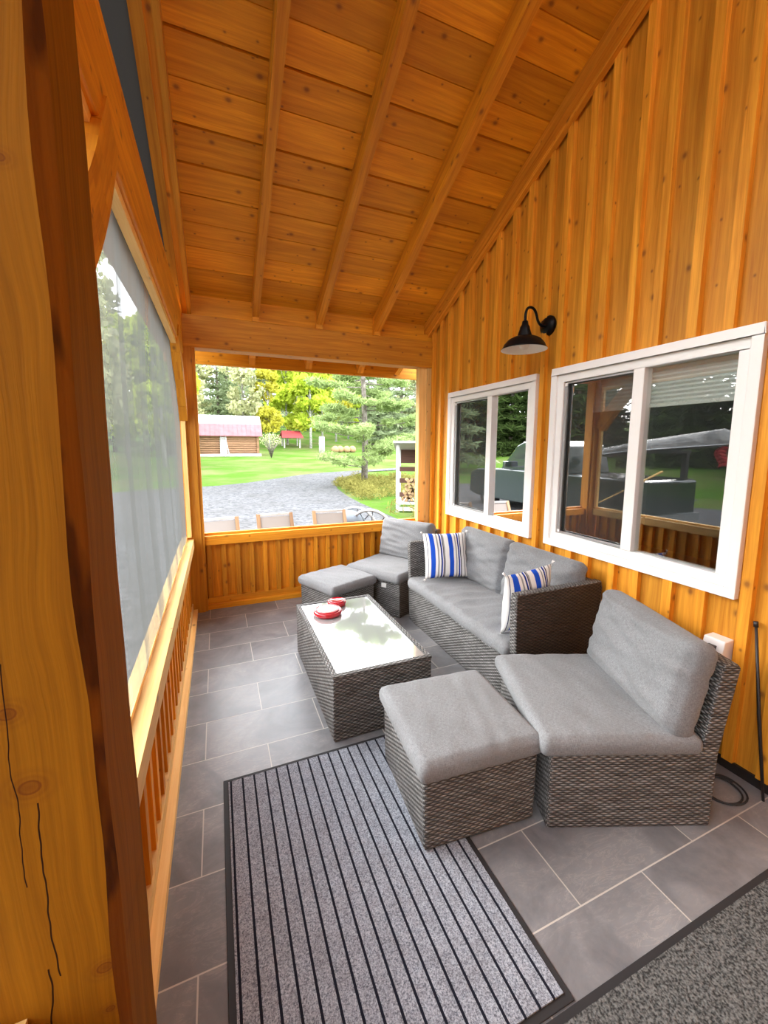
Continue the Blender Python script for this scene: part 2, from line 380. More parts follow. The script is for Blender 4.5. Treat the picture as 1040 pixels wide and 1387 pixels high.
        for i in range(n):
            j = (i+1) % n; dl = math.hypot(prof[j][0]-prof[i][0], prof[j][1]-prof[i][1])
            s.f.append((b+j, b+i, b+n+i, b+n+j)); s.uv.append([(y0, l+dl), (y0, l), (y1, l), (y1, l+dl)]); s.tint.append(t); s.mi.append(mi); s.smooth.append(False); l += dl
    def build(s, name, mats, parent=None, label=None, cat=None, group=None, kind=None, bevel=0, local=False, origin=None):
        mats = mats if isinstance(mats, (list, tuple)) else [mats]
        V = np.array(s.v, float)
        if parent is not None:
            off = np.array(wloc(parent)) if not local else np.zeros(3); loc = (0, 0, 0)
        else:
            if origin is not None: off = np.array(origin, float)
            elif local: off = np.zeros(3)
            else: lo, hi = V.min(0), V.max(0); off = np.array([(lo[0]+hi[0])/2, (lo[1]+hi[1])/2, lo[2]])
            loc = tuple(off)
        me = bpy.data.meshes.new(name); me.from_pydata((V-off).tolist(), [], s.f)
        uvl = me.uv_layers.new(name='UVMap'); flat = [c for u in s.uv for p in u for c in p]; uvl.data.foreach_set('uv', flat)
        at = me.attributes.new('tint', 'FLOAT', 'FACE'); at.data.foreach_set('value', s.tint)
        me.polygons.foreach_set('material_index', s.mi); me.polygons.foreach_set('use_smooth', s.smooth)
        for m in mats: me.materials.append(m)
        me.validate(); me.update()
        o = bpy.data.objects.new(name, me); COL.objects.link(o); o.location = loc
        if parent is not None: o.parent = parent
        if bevel:
            bm = bmesh.new(); bm.from_mesh(me); bmesh.ops.remove_doubles(bm, verts=bm.verts, dist=1e-5)
            es = [e for e in bm.edges if len(e.link_faces) == 2 and e.calc_face_angle(0) > .5]
            bmesh.ops.bevel(bm, geom=es, offset=bevel, segments=2, affect='EDGES', profile=.5); bm.to_mesh(me); bm.free()
        tag(o, label, cat, group, kind); return o

def wloc(o):
    p = Vector((0, 0, 0))
    while o is not None: p += o.location; o = o.parent
    return p
def tag(o, label=None, cat=None, group=None, kind=None):
    if label: o['label'] = label
    if cat: o['category'] = cat
    if group: o['group'] = group
    if kind: o['kind'] = kind
def thing(name, label, cat, loc=(0, 0, 0), group=None):
    o = bpy.data.objects.new(name, None); COL.objects.link(o); o.location = loc; o.empty_display_size = .1; tag(o, label, cat, group); return o
def structure(name, loc=(0, 0, 0)):
    o = bpy.data.objects.new(name, None); COL.objects.link(o); o.location = loc; o['kind'] = 'structure'; return o
def kids(o): return [c for c in bpy.data.objects if c.parent == o]
def dup(o, loc, rz=0, label=None, scale=None, group=None):
    def cp(src, par):
        c = src.copy(); COL.objects.link(c)
        if par is not None: c.parent = par
        for k in kids(src): cp(k, c)
        return c
    r = cp(o, None); r.location = loc; r.rotation_euler = (0, 0, rz)
    if scale: r.scale = (scale,)*3 if isinstance(scale, (int, float)) else scale
    if label: r['label'] = label
    if group: r['group'] = group
    return r

def cushion(name, L, W, T, parent=None, mat=None, r=.035, puff=.02, wrinkle=.004, n=28, seed=0, z0=0, M=None, pinch=0, foldx=0, uvscale=1.0):
    """a rounded, filled cushion L x W x T, base at z0, in local coordinates then moved by M"""
    nx, ny, nzz = n, max(8, int(n*W/L)), 6
    bm = bmesh.new(); rs = np.random.default_rng(seed)
    ph = rs.uniform(0, 6.28, 8); fr = rs.uniform(5, 16, 8); an = rs.uniform(-.6, .6, 8)
    verts = {}
    def shape(u, v, q):
        x, y, z = u*L/2, v*W/2, q*T/2
        rr = min(r, T/2)
        ix, iy, iz = max(-L/2+rr, min(L/2-rr, x)), max(-W/2+rr, min(W/2-rr, y)), max(-T/2+rr, min(T/2-rr, z))
        d = Vector((x-ix, y-iy, z-iz))
        if d.length > 1e-9: d = d.normalized()*rr
        p = Vector((ix, iy, iz)) + d
        k = max(0, 1-u**4)*max(0, 1-v**4)
        p.z += (1 if q > 0 else -.3)*puff*k*abs(q)
        e = 1-abs(q)*.0
        bul = .012*(1-q*q)
        p.x += bul*u*abs(u); p.y += bul*v*abs(v)
        w_ = 0
        for i in range(8): w_ += math.sin(fr[i]*(x/L*2.2*math.cos(an[i])+y/W*2.2*math.sin(an[i]))*1.3+ph[i])
        p.z += wrinkle*w_*.35*abs(q)
        if foldx:
            f = math.sin(x*46+ph[0]+2.5*math.sin(y*5+ph[1]))
            p.z += foldx*max(0, f)**3*abs(q)*(.3+.7*abs(math.sin(x*3.1+ph[2])))
        if pinch:
            c = (abs(u)*abs(v))**6; p.x += pinch*c*(1 if u > 0 else -1); p.y += pinch*c*(1 if v > 0 else -1)
        return p
    def add(u, v, q):
        k = (round(u, 5), round(v, 5), round(q, 5))
        if k not in verts: verts[k] = bm.verts.new(shape(u, v, q))
        return verts[k]
    uvl = bm.loops.layers.uv.new('UVMap')
    def quad(ps, uvs):
        try: f = bm.faces.new([add(*p) for p in ps])
        except ValueError: return
        f.smooth = True
        for l, c in zip(f.loops, uvs): l[uvl].uv = (c[0]*uvscale, c[1]*uvscale)
    U = [-math.cos(math.pi*i/nx)*.35+(-1+2*i/nx)*.65 for i in range(nx+1)]; Vv = [-math.cos(math.pi*i/ny)*.35+(-1+2*i/ny)*.65 for i in range(ny+1)]
    U[0] = Vv[0] = -1; U[-1] = Vv[-1] = 1; Q = [-1+2*i/nzz for i in range(nzz+1)]
    for i in range(nx):
        for j in range(ny):
            for q, rev in ((1, False), (-1, True)):
                ps = [(U[i], Vv[j], q), (U[i+1], Vv[j], q), (U[i+1], Vv[j+1], q), (U[i], Vv[j+1], q)]; ps = ps[::-1] if rev else ps
                quad(ps, [((a+1)*L/2, (b+1)*W/2) for a, b, _ in ps])
    for i in range(nx):
        for k in range(nzz):
            for v, rev in ((-1, False), (1, True)):
                ps = [(U[i], v, Q[k]), (U[i+1], v, Q[k]), (U[i+1], v, Q[k+1]), (U[i], v, Q[k+1])]; ps = ps[::-1] if rev else ps
                quad(ps, [((a+1)*L/2, W+(c+1)*T/2) for a, _, c in ps])
    for j in range(ny):
        for k in range(nzz):
            for u, rev in ((1, False), (-1, True)):
                ps = [(u, Vv[j], Q[k]), (u, Vv[j+1], Q[k]), (u, Vv[j+1], Q[k+1]), (u, Vv[j], Q[k+1])]; ps = ps[::-1] if rev else ps
                quad(ps, [((b+1)*W/2, W+(c+1)*T/2) for _, b, c in ps])
    bmesh.ops.translate(bm, verts=bm.verts, vec=(0, 0, T/2+z0))
    if M is not None: bmesh.ops.transform(bm, matrix=M, verts=bm.verts)
    bmesh.ops.recalc_face_normals(bm, faces=bm.faces)
    me = bpy.data.meshes.new(name); bm.to_mesh(me); bm.free(); me.materials.append(mat or FAB)
    o = bpy.data.objects.new(name, me); COL.objects.link(o)
    if parent is not None: o.parent = parent
    return o

# ------------------------------------------------------------------ the porch: dimensions
XW, XL = 2.30, -.23            # house wall (board face), inner face of the low left wall
YF = 4.27                      # inner face of the low far wall's boards
YB = 4.14                      # inner face of the far beam
SL = .48                       # roof slope
def zc(y): return 2.95 + SL*(YB-y)      # underside of the roof boards
def zr(y): return 2.785 + SL*(YB-y)     # underside of the rafters
Y0R = -1.5                     # near edge of the roof

f = MB(); f.box(-.42, XW+.1, -1.6, 4.5, -.12, 0, 0); f.build('floor', TILE, kind='structure')

# house wall: boards between battens, cut round the two windows
WIN = [(1.09, 2.345, .870, 2.155), (2.50, 3.785, .870, 2.150)]
wl = MB()
bat = [3.985, 3.79, 3.60, 3.41, 3.20, 3.02, 2.825, 2.64, 2.43, 2.28, 2.085]
pitch_b = .19
batts = [4.13, 3.96] + [3.79, 3.60, 3.41, 3.20, 3.02, 2.825, 2.64, 2.445, 2.29, 2.10, 1.955, 1.755, 1.60, 1.405, 1.24, 1.045, .905, .72, .56, .37, .21, .02, -.15, -.34, -.5, -.69, -.85, -1.04]
edges = [4.45] + batts + [-1.6]
def ztop(y): return zc(y)+.02
def slab(mb, x0, x1, ya, yb, z0, zt, tint=None):
    """a vertical board from y = yb to ya, cut at the top by the roof slope"""
    za, zb = (min(zt, ztop(ya)) if zt else ztop(ya)), (min(zt, ztop(yb)) if zt else ztop(yb))
    mb.hexa([(x0, yb, z0), (x1, yb, z0), (x0, ya, z0), (x1, ya, z0), (x0, yb, zb), (x1, yb, zb), (x0, ya, za), (x1, ya, za)], 2, 0, tint)
def cut(ya, yb):
    """z spans left by the windows between y = yb and ya"""
    for y0, y1, z0, z1 in WIN:
        if yb < y1 and ya > y0: return (max(yb, y0), min(ya, y1), z0, z1)
for k in range(len(edges)-1):
    a, b = edges[k], edges[k+1]
    spans = [(a, b)]
    ys = sorted({a, b, *[y for wdw in WIN for y in wdw[:2] if b < y < a]}, reverse=True)
    tnt = random.uniform(.1, .7)
    for ya, yb in zip(ys[:-1], ys[1:]):
        c = cut(ya-.001, yb+.001)
        if c is None: slab(wl, XW, XW+.05, ya, yb, .05, None, tnt)
        else:
            slab(wl, XW, XW+.05, ya, yb, .05, c[2], tnt); slab(wl, XW, XW+.05, ya, yb, c[3], None, tnt)
for y in batts:
    h = random.uniform(.021, .026); a, b = y+h, y-h; c = cut(a, b); bt = random.uniform(.75, 1.15); x0 = XW-random.uniform(.031, .037)
    if c is None: slab(wl, x0, XW, a, b, .06, None, bt)
    elif c[1]-c[0] > .02:
        slab(wl, x0, XW, a, b, .06, c[2], bt); slab(wl, x0, XW, a, b, c[3], None, bt)
    else: slab(wl, x0, XW, a, b, .06, None, bt)
wl.build('wall_right', PINE_WALL, kind='structure')
fw_ = MB(); yy = -1.56; u = -1.4
while u < XW-.19:
    fw_.box(u, u+.187, yy-.05, yy, 0, 5.0, 2); fw_.box(u-.022, u+.022, yy, yy+.022, 0, 5.0, 2); u += .19
fw_.build('wall_front_blocker', PINE_WALL, kind='structure')  # unseen wall added behind the camera to cut sky light on the post
sk = MB(); sk.box(XW-.012, XW+.05, -1.6, 4.45, 0, .05); sk.build('baseboard_right', DARKMETAL, kind='structure')

# low walls of boards and battens with rails
def low_wall(name, x_or_y, a0, a1, along, sgn):
    """boards stand outside (sgn) of the inner rail face"""
    root = structure(name, (x_or_y, (a0+a1)/2, 0) if along == 'y' else ((a0+a1)/2, x_or_y, 0))
    def bx(mb, u0, u1, p0, p1, z0, z1, ax=None):
        lo, hi = sorted((x_or_y+sgn*p0, x_or_y+sgn*p1))
        if along == 'y': mb.box(lo, hi, u0, u1, z0, z1, ax)
        else: mb.box(u0, u1, lo, hi, z0, z1, ax)
    b = MB(); u = a0
    while u < a1-.01:
        wd = min(random.uniform(.135, .15), a1-u); bx(b, u, u+wd, .085, .11, .03, .70, 2); u += wd
    b.build('boards', PINE, root)
    t = MB(); u = a0+.03
    while u < a1-.03:
        bx(t, u, u+.042, .042, .0855, .10, .64, 2); u += .131
    t.build('battens', PINE, root)
    r1 = MB(); bx(r1, a0, a1, .0, .13, .0, .045); bx(r1, a0, a1, .035, .12, .045, .105); r1.build('bottom_rail', PINE_LIGHT if along == 'y' else PINE, root)
    r2_ = MB(); bx(r2_, a0, a1, .0, .10, .645, .73); bx(r2_, a0, a1, .055, .10, .73, .752); r2_.build('top_rail', PINE_LIGHT if along == 'y' else PINE, root)
    return root
low_wall('wall_left', XL, .88, 4.13, 'y', -1)
low_wall('wall_left', XL-.075, -1.52, .69, 'y', -1)
low_wall('wall_back', 4.19, -.16, XW-.02, 'x', 1)

# far beam, posts, header, braces
b = MB(); b.box(-.40, XW, YB, YB+.16, 2.465, 2.745); b.build('cross_beam', PINE, label='heavy horizontal timber beam over the far opening', cat='beam', bevel=.008)
bl = MB(); bl.box(-.15, XW, YB+.05, YB+.09, 2.745, 2.96); bl.build('trim_1', PINE_CEIL, kind='structure')
p = MB(); p.box(-.33, -.165, YB+.005, YB+.155, 0, 2.465, 2); p.box(-.33, -.14, YB+.02, YB+.10, .0, 2.465, 2)
p.build('corner_post', PINE, label='square timber post at the far corner where the low walls meet', cat='post')
tr = MB(); tr.box(2.13, 2.22, YB+.04, YB+.12, .73, 2.465, 2); tr.box(2.22, XW, YB+.02, YB+.13, 0, 2.465, 2)
tr.build('trim_2', PINE_LIGHT, kind='structure')

def hewn(mb, x0, x1, y0, y1, z0, z1, n=70, wob=.007, wane=.03):
    """a hand-hewn timber: an eight-sided section that wanders along its length"""
    rs = np.random.default_rng(3); rings = []
    for i in range(n+1):
        z = z0+(z1-z0)*i/n; q = [x0, x1, y0, y1]
        w0 = wane*(.45+.55*math.sin(z*3.1+1.0)*math.sin(z*7.3)); w0 = max(.004, w0)*.55+.012
        j = lambda k: wob*(math.sin(z*2.3+k*1.7)+.5*math.sin(z*6.1+k*2.9)+.25*math.sin(z*21+k))*.6
        X0, X1, Y0, Y1 = x0+j(0), x1+j(1)*.6, y0+j(2)*.4, y1+j(3)*.6
        c = .012
        P = [(X0+c, Y0), (X1-w0*.75, Y0), (X1, Y0+w0), (X1, Y1-c), (X1-c, Y1), (X0+c, Y1), (X0, Y1-c), (X0, Y0+c)]
        rings.append([(a, b_, z) for a, b_ in P])
    nom = [.19, .035, .19, .01, .19, .01, .19, .01]
    for i in range(n):
        per = 0
        for k in range(8):
            k2 = (k+1) % 8; A, B, C_, D = rings[i][k], rings[i][k2], rings[i+1][k2], rings[i+1][k]
            dl = math.hypot(A[0]-B[0], A[1]-B[1])
            mb.poly([A, B, C_, D], [(A[2], per), (B[2], per+nom[k]), (C_[2], per+nom[k]), (D[2], per)], .5, 1 if k == 1 else 0)
            per += nom[k] + .3
    mb.poly(rings[-1], [(a, b_) for a, b_, _ in rings[-1]], .5)
pm = MB(); hewn(pm, -.385, -.178, .69, .895, -.1, 3.9)
def waney():
    t = NT('waney_edge'); o = t.obj(); uv = t.uv()
    g = t.noise(t.mapv(uv, (.9, 55, 1)), 1, 4, .6); m1 = t.noise(t.mapv(o, (9, 9, 2.4)), 1.0, 3, .6); m2 = t.noise(t.mapv(o, (60, 60, 14)), 1.0, 3)
    c = t.mix(t.ramp(g, [(.36, 0), (.64, 1)]), (.15, .052, .003), (.22, .085, .005))
    c = t.mix(t.ramp(m1, [(.50, 0), (.56, 1)]), c, t.mix(m2, (.012, .004, .001), (.13, .042, .004)))
    return t.pbr(c, .75, t.bump(m2, .5, .004), spec=.2)
BARKP = waney()
pm.build('porch_post', [POSTW, BARKP], label='rough-hewn square timber post with knots and cracks, closest to the viewer', cat='post', origin=(-.28, .79, 0))
hd = MB(); hd.box(-.40, XL, .895, YB, 2.40, 2.755); hd.build('header_beam', PINE, label='long timber header over the screened side opening', cat='beam', bevel=.008)
def brace(name, ya, za, yb, zb, label):
    m = MB(); m.bar((-.275, ya, za), (-.275, yb, zb), .10, .135, (1, 0, 0)); 
    q = MB(); d = Vector((0, yb-ya, zb-za)).normalized(); nrm = Vector((0, -d.z, d.y)); A, B = Vector((-.275, ya, za)), Vector((-.275, yb, zb))
    P = []
    pts = []
    for i in range(9):
        t = i/8; bow = .03*math.sin(math.pi*t); pts.append((A.lerp(B, t)-nrm*bow))
    for i in range(8):
        a, b_ = pts[i], pts[i+1]
        if i == 0: a = a-d*.06
        if i == 7: b_ = b_+d*.06
        q.bar(a, b_, .105, .14, (0, nrm.y, nrm.z), tint=.4)
    return q.build(name, PINE, label=label, cat='brace')
brace('knee_brace', .93, 1.92, 1.40, 2.42, 'curved timber knee brace rising from the rough near post to the header')
brace('knee_brace', 4.10, 1.90, 3.62, 2.42, 'curved timber knee brace rising from the far corner post to the header')

# side screen in the left opening with its stops, and the gable screen above the header
s3 = structure('window_3', (XL-.06, 2.5, .75))
m = MB(); n_ = 24
for i in range(n_):
    for j in range(12):
        def P(i, j):
            y = .90+(4.13-.90)*i/n_; z = .752+(2.40-.752)*j/12
            return (XL-.055-.02*math.sin(math.pi*j/12)*math.sin(math.pi*i/n_)-.004*math.sin(i*1.9), y, z)
        m.poly([P(i, j), P(i+1, j), P(i+1, j+1), P(i, j+1)], [(0, 0)]*4, .5, smooth=True)
m.build('screen_mesh', SCREEN, s3)
m = MB(); m.box(XL-.05, XL-.015, .90, 4.13, 2.365, 2.40); m.build('screen_stop', PINE_LIGHT, s3)
m = MB(); m.box(XL-.05, XL-.015, 4.09, 4.13, .752, 2.365); m.build('screen_stop', PINE_LIGHT, s3)
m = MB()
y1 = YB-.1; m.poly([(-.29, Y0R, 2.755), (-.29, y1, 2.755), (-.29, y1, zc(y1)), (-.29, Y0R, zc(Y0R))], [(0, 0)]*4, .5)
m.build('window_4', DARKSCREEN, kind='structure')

# roof: boards across, rafters down the slope, ledger on the house wall, side rafter
cl = MB(); y = 4.86
while y > Y0R:
    wd = random.choice([.175, .185, .19, .2, .195]); y2 = y-wd+random.choice([.005, .006, .005, .014, .006, .009])
    P = []
    for dz in (0, .03):
        for yy in (y2, y):
            for x in (-.42, XW+.02): P.append((x, yy, zc(yy)+dz))
    cl.hexa(P, 0); y -= wd
cl.build('ceiling', PINE_CEIL, kind='structure')
rf = MB(); rf.hexa([(x, yy, zc(yy)+dz) for dz in (.031, .07) for yy in (Y0R-.02, 4.9) for x in (-.45, XW+.02)], 0); rf.build('roof', ROOFDARK, kind='structure')
RX = [(.365, .425, 'exposed sloping ceiling rafter nearest the screened side'), (.965, 1.03, 'exposed sloping ceiling rafter in the middle of the three'), (1.575, 1.645, 'exposed sloping ceiling rafter nearest the house wall')]
def sloped(mb, x0, x1, ya, yb, lo, hi): mb.hexa([(x, yy, fz(yy)) for fz in (lo, hi) for yy in (ya, yb) for x in (x0, x1)], 1)
for x0, x1, lb in RX:
    m = MB(); zct = lambda q: zc(q)-.002
    sloped(m, x0, x1, Y0R, YB, zr, zct)
    # the part over the beam is notched, the tail runs out beyond it with a curved end
    sloped(m, x0, x1, YB, YB+.16, lambda q: 2.7455, zct)
    tail = [(YB+.16, zr(YB+.16)-.03)]; m2 = m
    ye = 4.78
    segs = [(YB+.16, zr(YB+.16)-.035), (ye-.14, zr(ye-.14)-.035), (ye-.09, zr(ye)-.03), (ye-.04, zr(ye)-.0), (ye, zr(ye)+.05)]
    for (ya, za), (yb, zb) in zip(segs[:-1], segs[1:]):
        m.hexa([(x0, ya, za), (x1, ya, za), (x0, yb, zb), (x1, yb, zb), (x0, ya, zct(ya)), (x1, ya, zct(ya)), (x0, yb, zct(yb)), (x1, yb, zct(yb))], 1)
    m.build('rafter', PINE, label=lb, cat='beam', group='exposed rafters under the porch roof')
# last tail by the wall, fascia
m = MB(); sloped(m, 2.09, 2.15, YB+.16, 4.78, lambda q: zr(q), zc); m.build('rafter_tail', PINE, label='short rafter end under the eave beside the house wall', cat='beam')
m = MB(); m.box(-.45, XW+.3, 4.80, 4.84, 2.44, 2.68); m.build('trim_3', PINE_CEIL, kind='structure')
m = MB(); sloped(m, -.285, -.225, Y0R, YB+.1, zr, zc); sloped(m, -.225, -.185, Y0R, YB+.1, lambda q: zr(q)+.02, zc); sloped(m, -.185, -.15, Y0R, YB+.1, lambda q: zr(q)+.0, zc)
m.build('trim_4', PINE_WALL, kind='structure')
m = MB(); sloped(m, 2.185, XW-.024, Y0R, YB+.06, lambda q: zc(q)-.095, lambda q: zc(q)+.001); sloped(m, 2.235, XW-.024, Y0R, YB+.06, lambda q: zc(q)-.125, lambda q: zc(q)-.095)
m.build('trim_5', PINE_WALL, kind='structure')
# the next screened bay, towards and behind the viewer
hd2 = MB(); hd2.box(-.42, XL-.03, -1.55, .69, 2.40, 2.755); hd2.build('header_beam', PINE, label='timber header over the next screened bay beside the viewer', cat='beam')
m = MB(); m.poly([(XL-.14, -1.5, .752), (XL-.14, .69, .752), (XL-.14, .69, 2.40), (XL-.14, -1.5, 2.40)], [(0, 0)]*4, .5); m.build('window_6', SCREEN, kind='structure')

# ------------------------------------------------------------------ house windows
def house_window(name, y0, y1, z0, z1, ym, lb):
    root = structure(name, (XW-.02, (y0+y1)/2, z0)); xf = XW-.035
    c = MB()
    e = .05
    for (a, b_, p_, q) in ((y0, y1, z0, z0+e), (y0, y1, z1-e, z1), (y0, y0+e, z0+e, z1-e), (y1-e, y1, z0+e, z1-e)): c.box(xf, XW+.06, a, b_, p_, q)
    c.build('casing', WHITE, root, bevel=.004)
    fr = MB(); a0, a1, b0, b1 = y0+e, y1-e, z0+e, z1-e; g = .052
    for (a, b_, p_, q) in ((a0, a1, b0, b0+g), (a0, a1, b1-g, b1), (a0, a0+g, b0+g, b1-g), (a1-g, a1, b0+g, b1-g)): fr.box(xf+.018, XW+.055, a, b_, p_, q)
    fr.box(xf+.012, XW+.055, ym-.034, ym+.034, b0+g, b1-g)
    fr.build('sash_frame', WHITE, root, bevel=.004)
    gl = MB(); x = XW+.012
    for a, b_, xx in ((a0+g, ym-.034, x), (ym+.034, a1-g, x+.012)):
        gl.poly([(xx, a, b0+g), (xx, b_, b0+g), (xx, b_, b1-g), (xx, a, b1-g)], [(0, 0)]*4, .5)
    gl.build('glass_panes', GLASS, root)
    ins = MB(); xx = x-.006; ins.poly([(xx, ym+.034, b0+g), (xx, a1-g, b0+g), (xx, a1-g, b1-g), (xx, ym+.034, b1-g)], [(0, 0)]*4, .5)
    ins.build('insect_screen', INSECT, root)
    sf = MB(); ya, yb, za, zb = ym+.036, a1-g-.002, b0+g+.002, b1-g-.002; tk = .014
    for (p_, q, r_, s_) in ((ya, yb, za, za+tk), (ya, yb, zb-tk, zb), (yb-tk*1.6, yb, za, zb)): sf.box(x-.016, x-.004, p_, q, r_, s_)
    sf.build('insect_screen_frame', GREYMETAL, root)
    clip = MB(); clip.box(x-.022, x-.015, yb-.026, yb-.004, zb-.03, zb-.008); clip.box(x-.022, x-.015, yb-.024, yb-.006, za+.006, za+.024); clip.build('screen_clip', WHITE, root)
    bd = MB(); drop = .205; zt = b1-g+.05; k = 11
    for i in range(k):
        zz = zt-(zt-(b1-g-drop))*(i/k); zn = zt-(zt-(b1-g-drop))*((i+1)/k)
        bd.poly([(XW+.055, a0, zz), (XW+.055, a1, zz), (XW+.045, a1, (zz+zn)/2), (XW+.045, a0, (zz+zn)/2)], [(0, 0)]*4, .5)
        bd.poly([(XW+.045, a0, (zz+zn)/2), (XW+.045, a1, (zz+zn)/2), (XW+.055, a1, zn), (XW+.055, a0, zn)], [(0, 0)]*4, .5)
    bd.box(XW+.04, XW+.056, a0, a1, b1-g-drop-.02, b1-g-drop)
    bd.build('pleated_blind', BLIND, label=lb, cat='blind')
house_window('window_1', *WIN[0], 1.68, 'white pleated blind pulled partly down behind the larger-looking near window')
house_window('window_2', *WIN[1], 3.085, 'white pleated blind pulled partly down behind the far window')
# the room behind the glass
rm = MB(); X2, ya, yb = 6.4, -1.0, 4.42
for q in (((XW+.06, ya, .0), (X2, ya, 0), (X2, yb, 0), (XW+.06, yb, 0)), ((XW+.06, ya, 2.6), (X2, ya, 2.6), (X2, yb, 2.6), (XW+.06, yb, 2.6)), ((XW+.06, ya, 0), (X2, ya, 0), (X2, ya, 2.6), (XW+.06, ya, 2.6)), ((X2, ya, 0), (X2, yb, 0), (X2, yb, 2.6), (X2, ya, 2.6))):
    rm.poly(q, [(0, 0)]*4, .5)
rm.poly([(XW+.06, yb, 0), (X2, yb, 0), (X2, yb, 2.6), (XW+.06, yb, 2.6)], [(0, 0)]*4, .5)
rm.build('wall_interior', PLASTER, kind='structure')

# ------------------------------------------------------------------ barn lamp
lp = thing('wall_lamp', 'black gooseneck barn lamp mounted on the board wall between the windows', 'lamp', (XW, 2.43, 2.48))
m = MB(); R_ = []
def disc(mb, c, r, th, axis='x', n=28):
    k = len(mb.v); 
    mb.tube([(c[0], c[1], c[2]), (c[0]-th*.5, c[1], c[2]), (c[0]-th, c[1], c[2]), (c[0]-th*1.25, c[1], c[2])], [r, r, r*.85, r*.3], n)
disc(m, (XW-.001, 2.43, 2.48), .072, .03); m.build('wall_plate', BLACK, lp)
m = MB(); pts = [(XW-.03, 2.43, 2.475), (XW-.075, 2.428, 2.473), (XW-.11, 2.426, 2.50), (XW-.13, 2.424, 2.545), (XW-.155, 2.421, 2.575), (XW-.19, 2.418, 2.583), (XW-.222, 2.414, 2.568), (XW-.238, 2.411, 2.53), (XW-.24, 2.41, 2.47)]
fine = []
for i in range(len(pts)-1):
    p0, p1, p2, p3 = [Vector(pts[max(0, min(len(pts)-1, i+k))]) for k in (-1, 0, 1, 2)]
    for t in (0, .25, .5, .75):
        fine.append(.5*((2*p1)+(p2-p0)*t+(2*p0-5*p1+4*p2-p3)*t*t+(3*p1-p0-3*p2+p3)*t**3))
fine.append(Vector(pts[-1])); m.tube(fine, .0095, 12); m.build('gooseneck_arm', BLACK, lp)
cx, cy, cz = XW-.24, 2.41, 2.285
m = MB(); m.lathe([(.012, .20), (.02, .195), (.024, .17), (.034, .155), (.036, .14), (.048, .105), (.05, .09), (.052, .085)], (cx, cy, cz), 32); m.build('socket_cap', BLACK, lp)
m = MB(); m.lathe([(.05, .09), (.085, .083), (.115, .066), (.138, .04), (.152, .012), (.160, 0.0), (.157, .0), (.149, .012), (.135, .037), (.112, .062), (.08, .078), (.01, .084)], (cx, cy, cz), 48)
m.mi = [0]*(5*48)+[1]*(6*48)+[0, 1]
m.build('lamp_shade', [BLACK, LAMP_IN], lp)
m = MB(); m.lathe([(.012, .08), (.016, .06), (.03, .035), (.032, .022), (.024, .008), (.008, .002)], (cx, cy, cz), 20); m.build('bulb', LAMP_IN, lp)

# ------------------------------------------------------------------ mats
M_ = thing('ribbed_mat', 'long grey mat with dark ribs lying in the middle of the tiles', 'mat', (.425, 1.31, 0))
m = MB(); m.box(-.04, .89, .70, 1.925, .001, .006); m.build('rubber_backing', RUBBER, M_, bevel=.002)
m = MB(); m.box(-.018, .868, .722, 1.903, .006, .011); m.build('carpet_pile', RIB, M_)
D_ = thing('door_mat', 'charcoal loop carpet mat with black edge, lowest in the corner by the wall', 'mat', (1.5, .1, 0))
m = MB(); m.box(.70, 2.26, -.75, .695, .0005, .005); m.build('rubber_backing', RUBBER, D_, bevel=.002)
m = MB(); m.box(.722, 2.238, -.73, .672, .005, .011); m.build('carpet_pile', CARPET, D_)

# ------------------------------------------------------------------ coffee table
T = thing('coffee_table', 'low rectangular grey wicker coffee table with a mirror-bright glass top', 'table', (.815, 2.52, 0))
TX0, TX1, TY0, TY1, TH = .518, 1.112, 1.975, 3.055, .375
m = MB()
m.prism([(TX0, 0), (TX1, 0), (TX1, TH-.006), (TX0, TH-.006)], TY0, TY1); m.build('wicker_body', WICK, T, bevel=.008)
m = MB(); e = .028
for a, b_, c, d in ((TX0, TX1, TY0, TY0+e), (TX0, TX1, TY1-e, TY1), (TX0, TX0+e, TY0+e, TY1-e), (TX1-e, TX1, TY0+e, TY1-e)): m.box(a, b_, c, d, TH-.012, TH+.004)
m.build('wicker_rim', WICK, T)
m = MB(); m.box(TX0+e+.002, TX1-e-.002, TY0+e+.002, TY1-e-.002, TH-.012, TH); m.build('glass_top', TOPGLASS, T)

# red tins on the table
def dish(name, x, y, r, label, lid):
    t = thing(name, label, 'dish', (x, y, TH))
    m = MB(); m.lathe([(r*.86, .0), (r*.97, .006), (r, .018), (r*.98, .03), (r*.93, .036), (r*.88, .035), (r*.84, .030), (r*.8, .030)], (x, y, TH+.0005), 40); m.build('dish_body', RED, t)
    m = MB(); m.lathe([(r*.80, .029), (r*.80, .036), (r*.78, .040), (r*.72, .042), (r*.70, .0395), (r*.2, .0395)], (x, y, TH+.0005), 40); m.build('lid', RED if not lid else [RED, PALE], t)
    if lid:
        m = MB(); m.lathe([(r*.70, .0398), (r*.69, .0440), (r*.62, .0465), (r*.1, .0475)], (x, y, TH+.0005), 40); m.build('pale_top_disc', PALE, t)  # near-white disc on the centre of the larger dish
    return t
dish('red_dish', .700, 2.80, .105, 'larger red glazed dish with a near-white top on the coffee table', True)
dish('red_dish', .81, 2.945, .072, 'smaller red glazed dish behind the larger one on the coffee table', False)

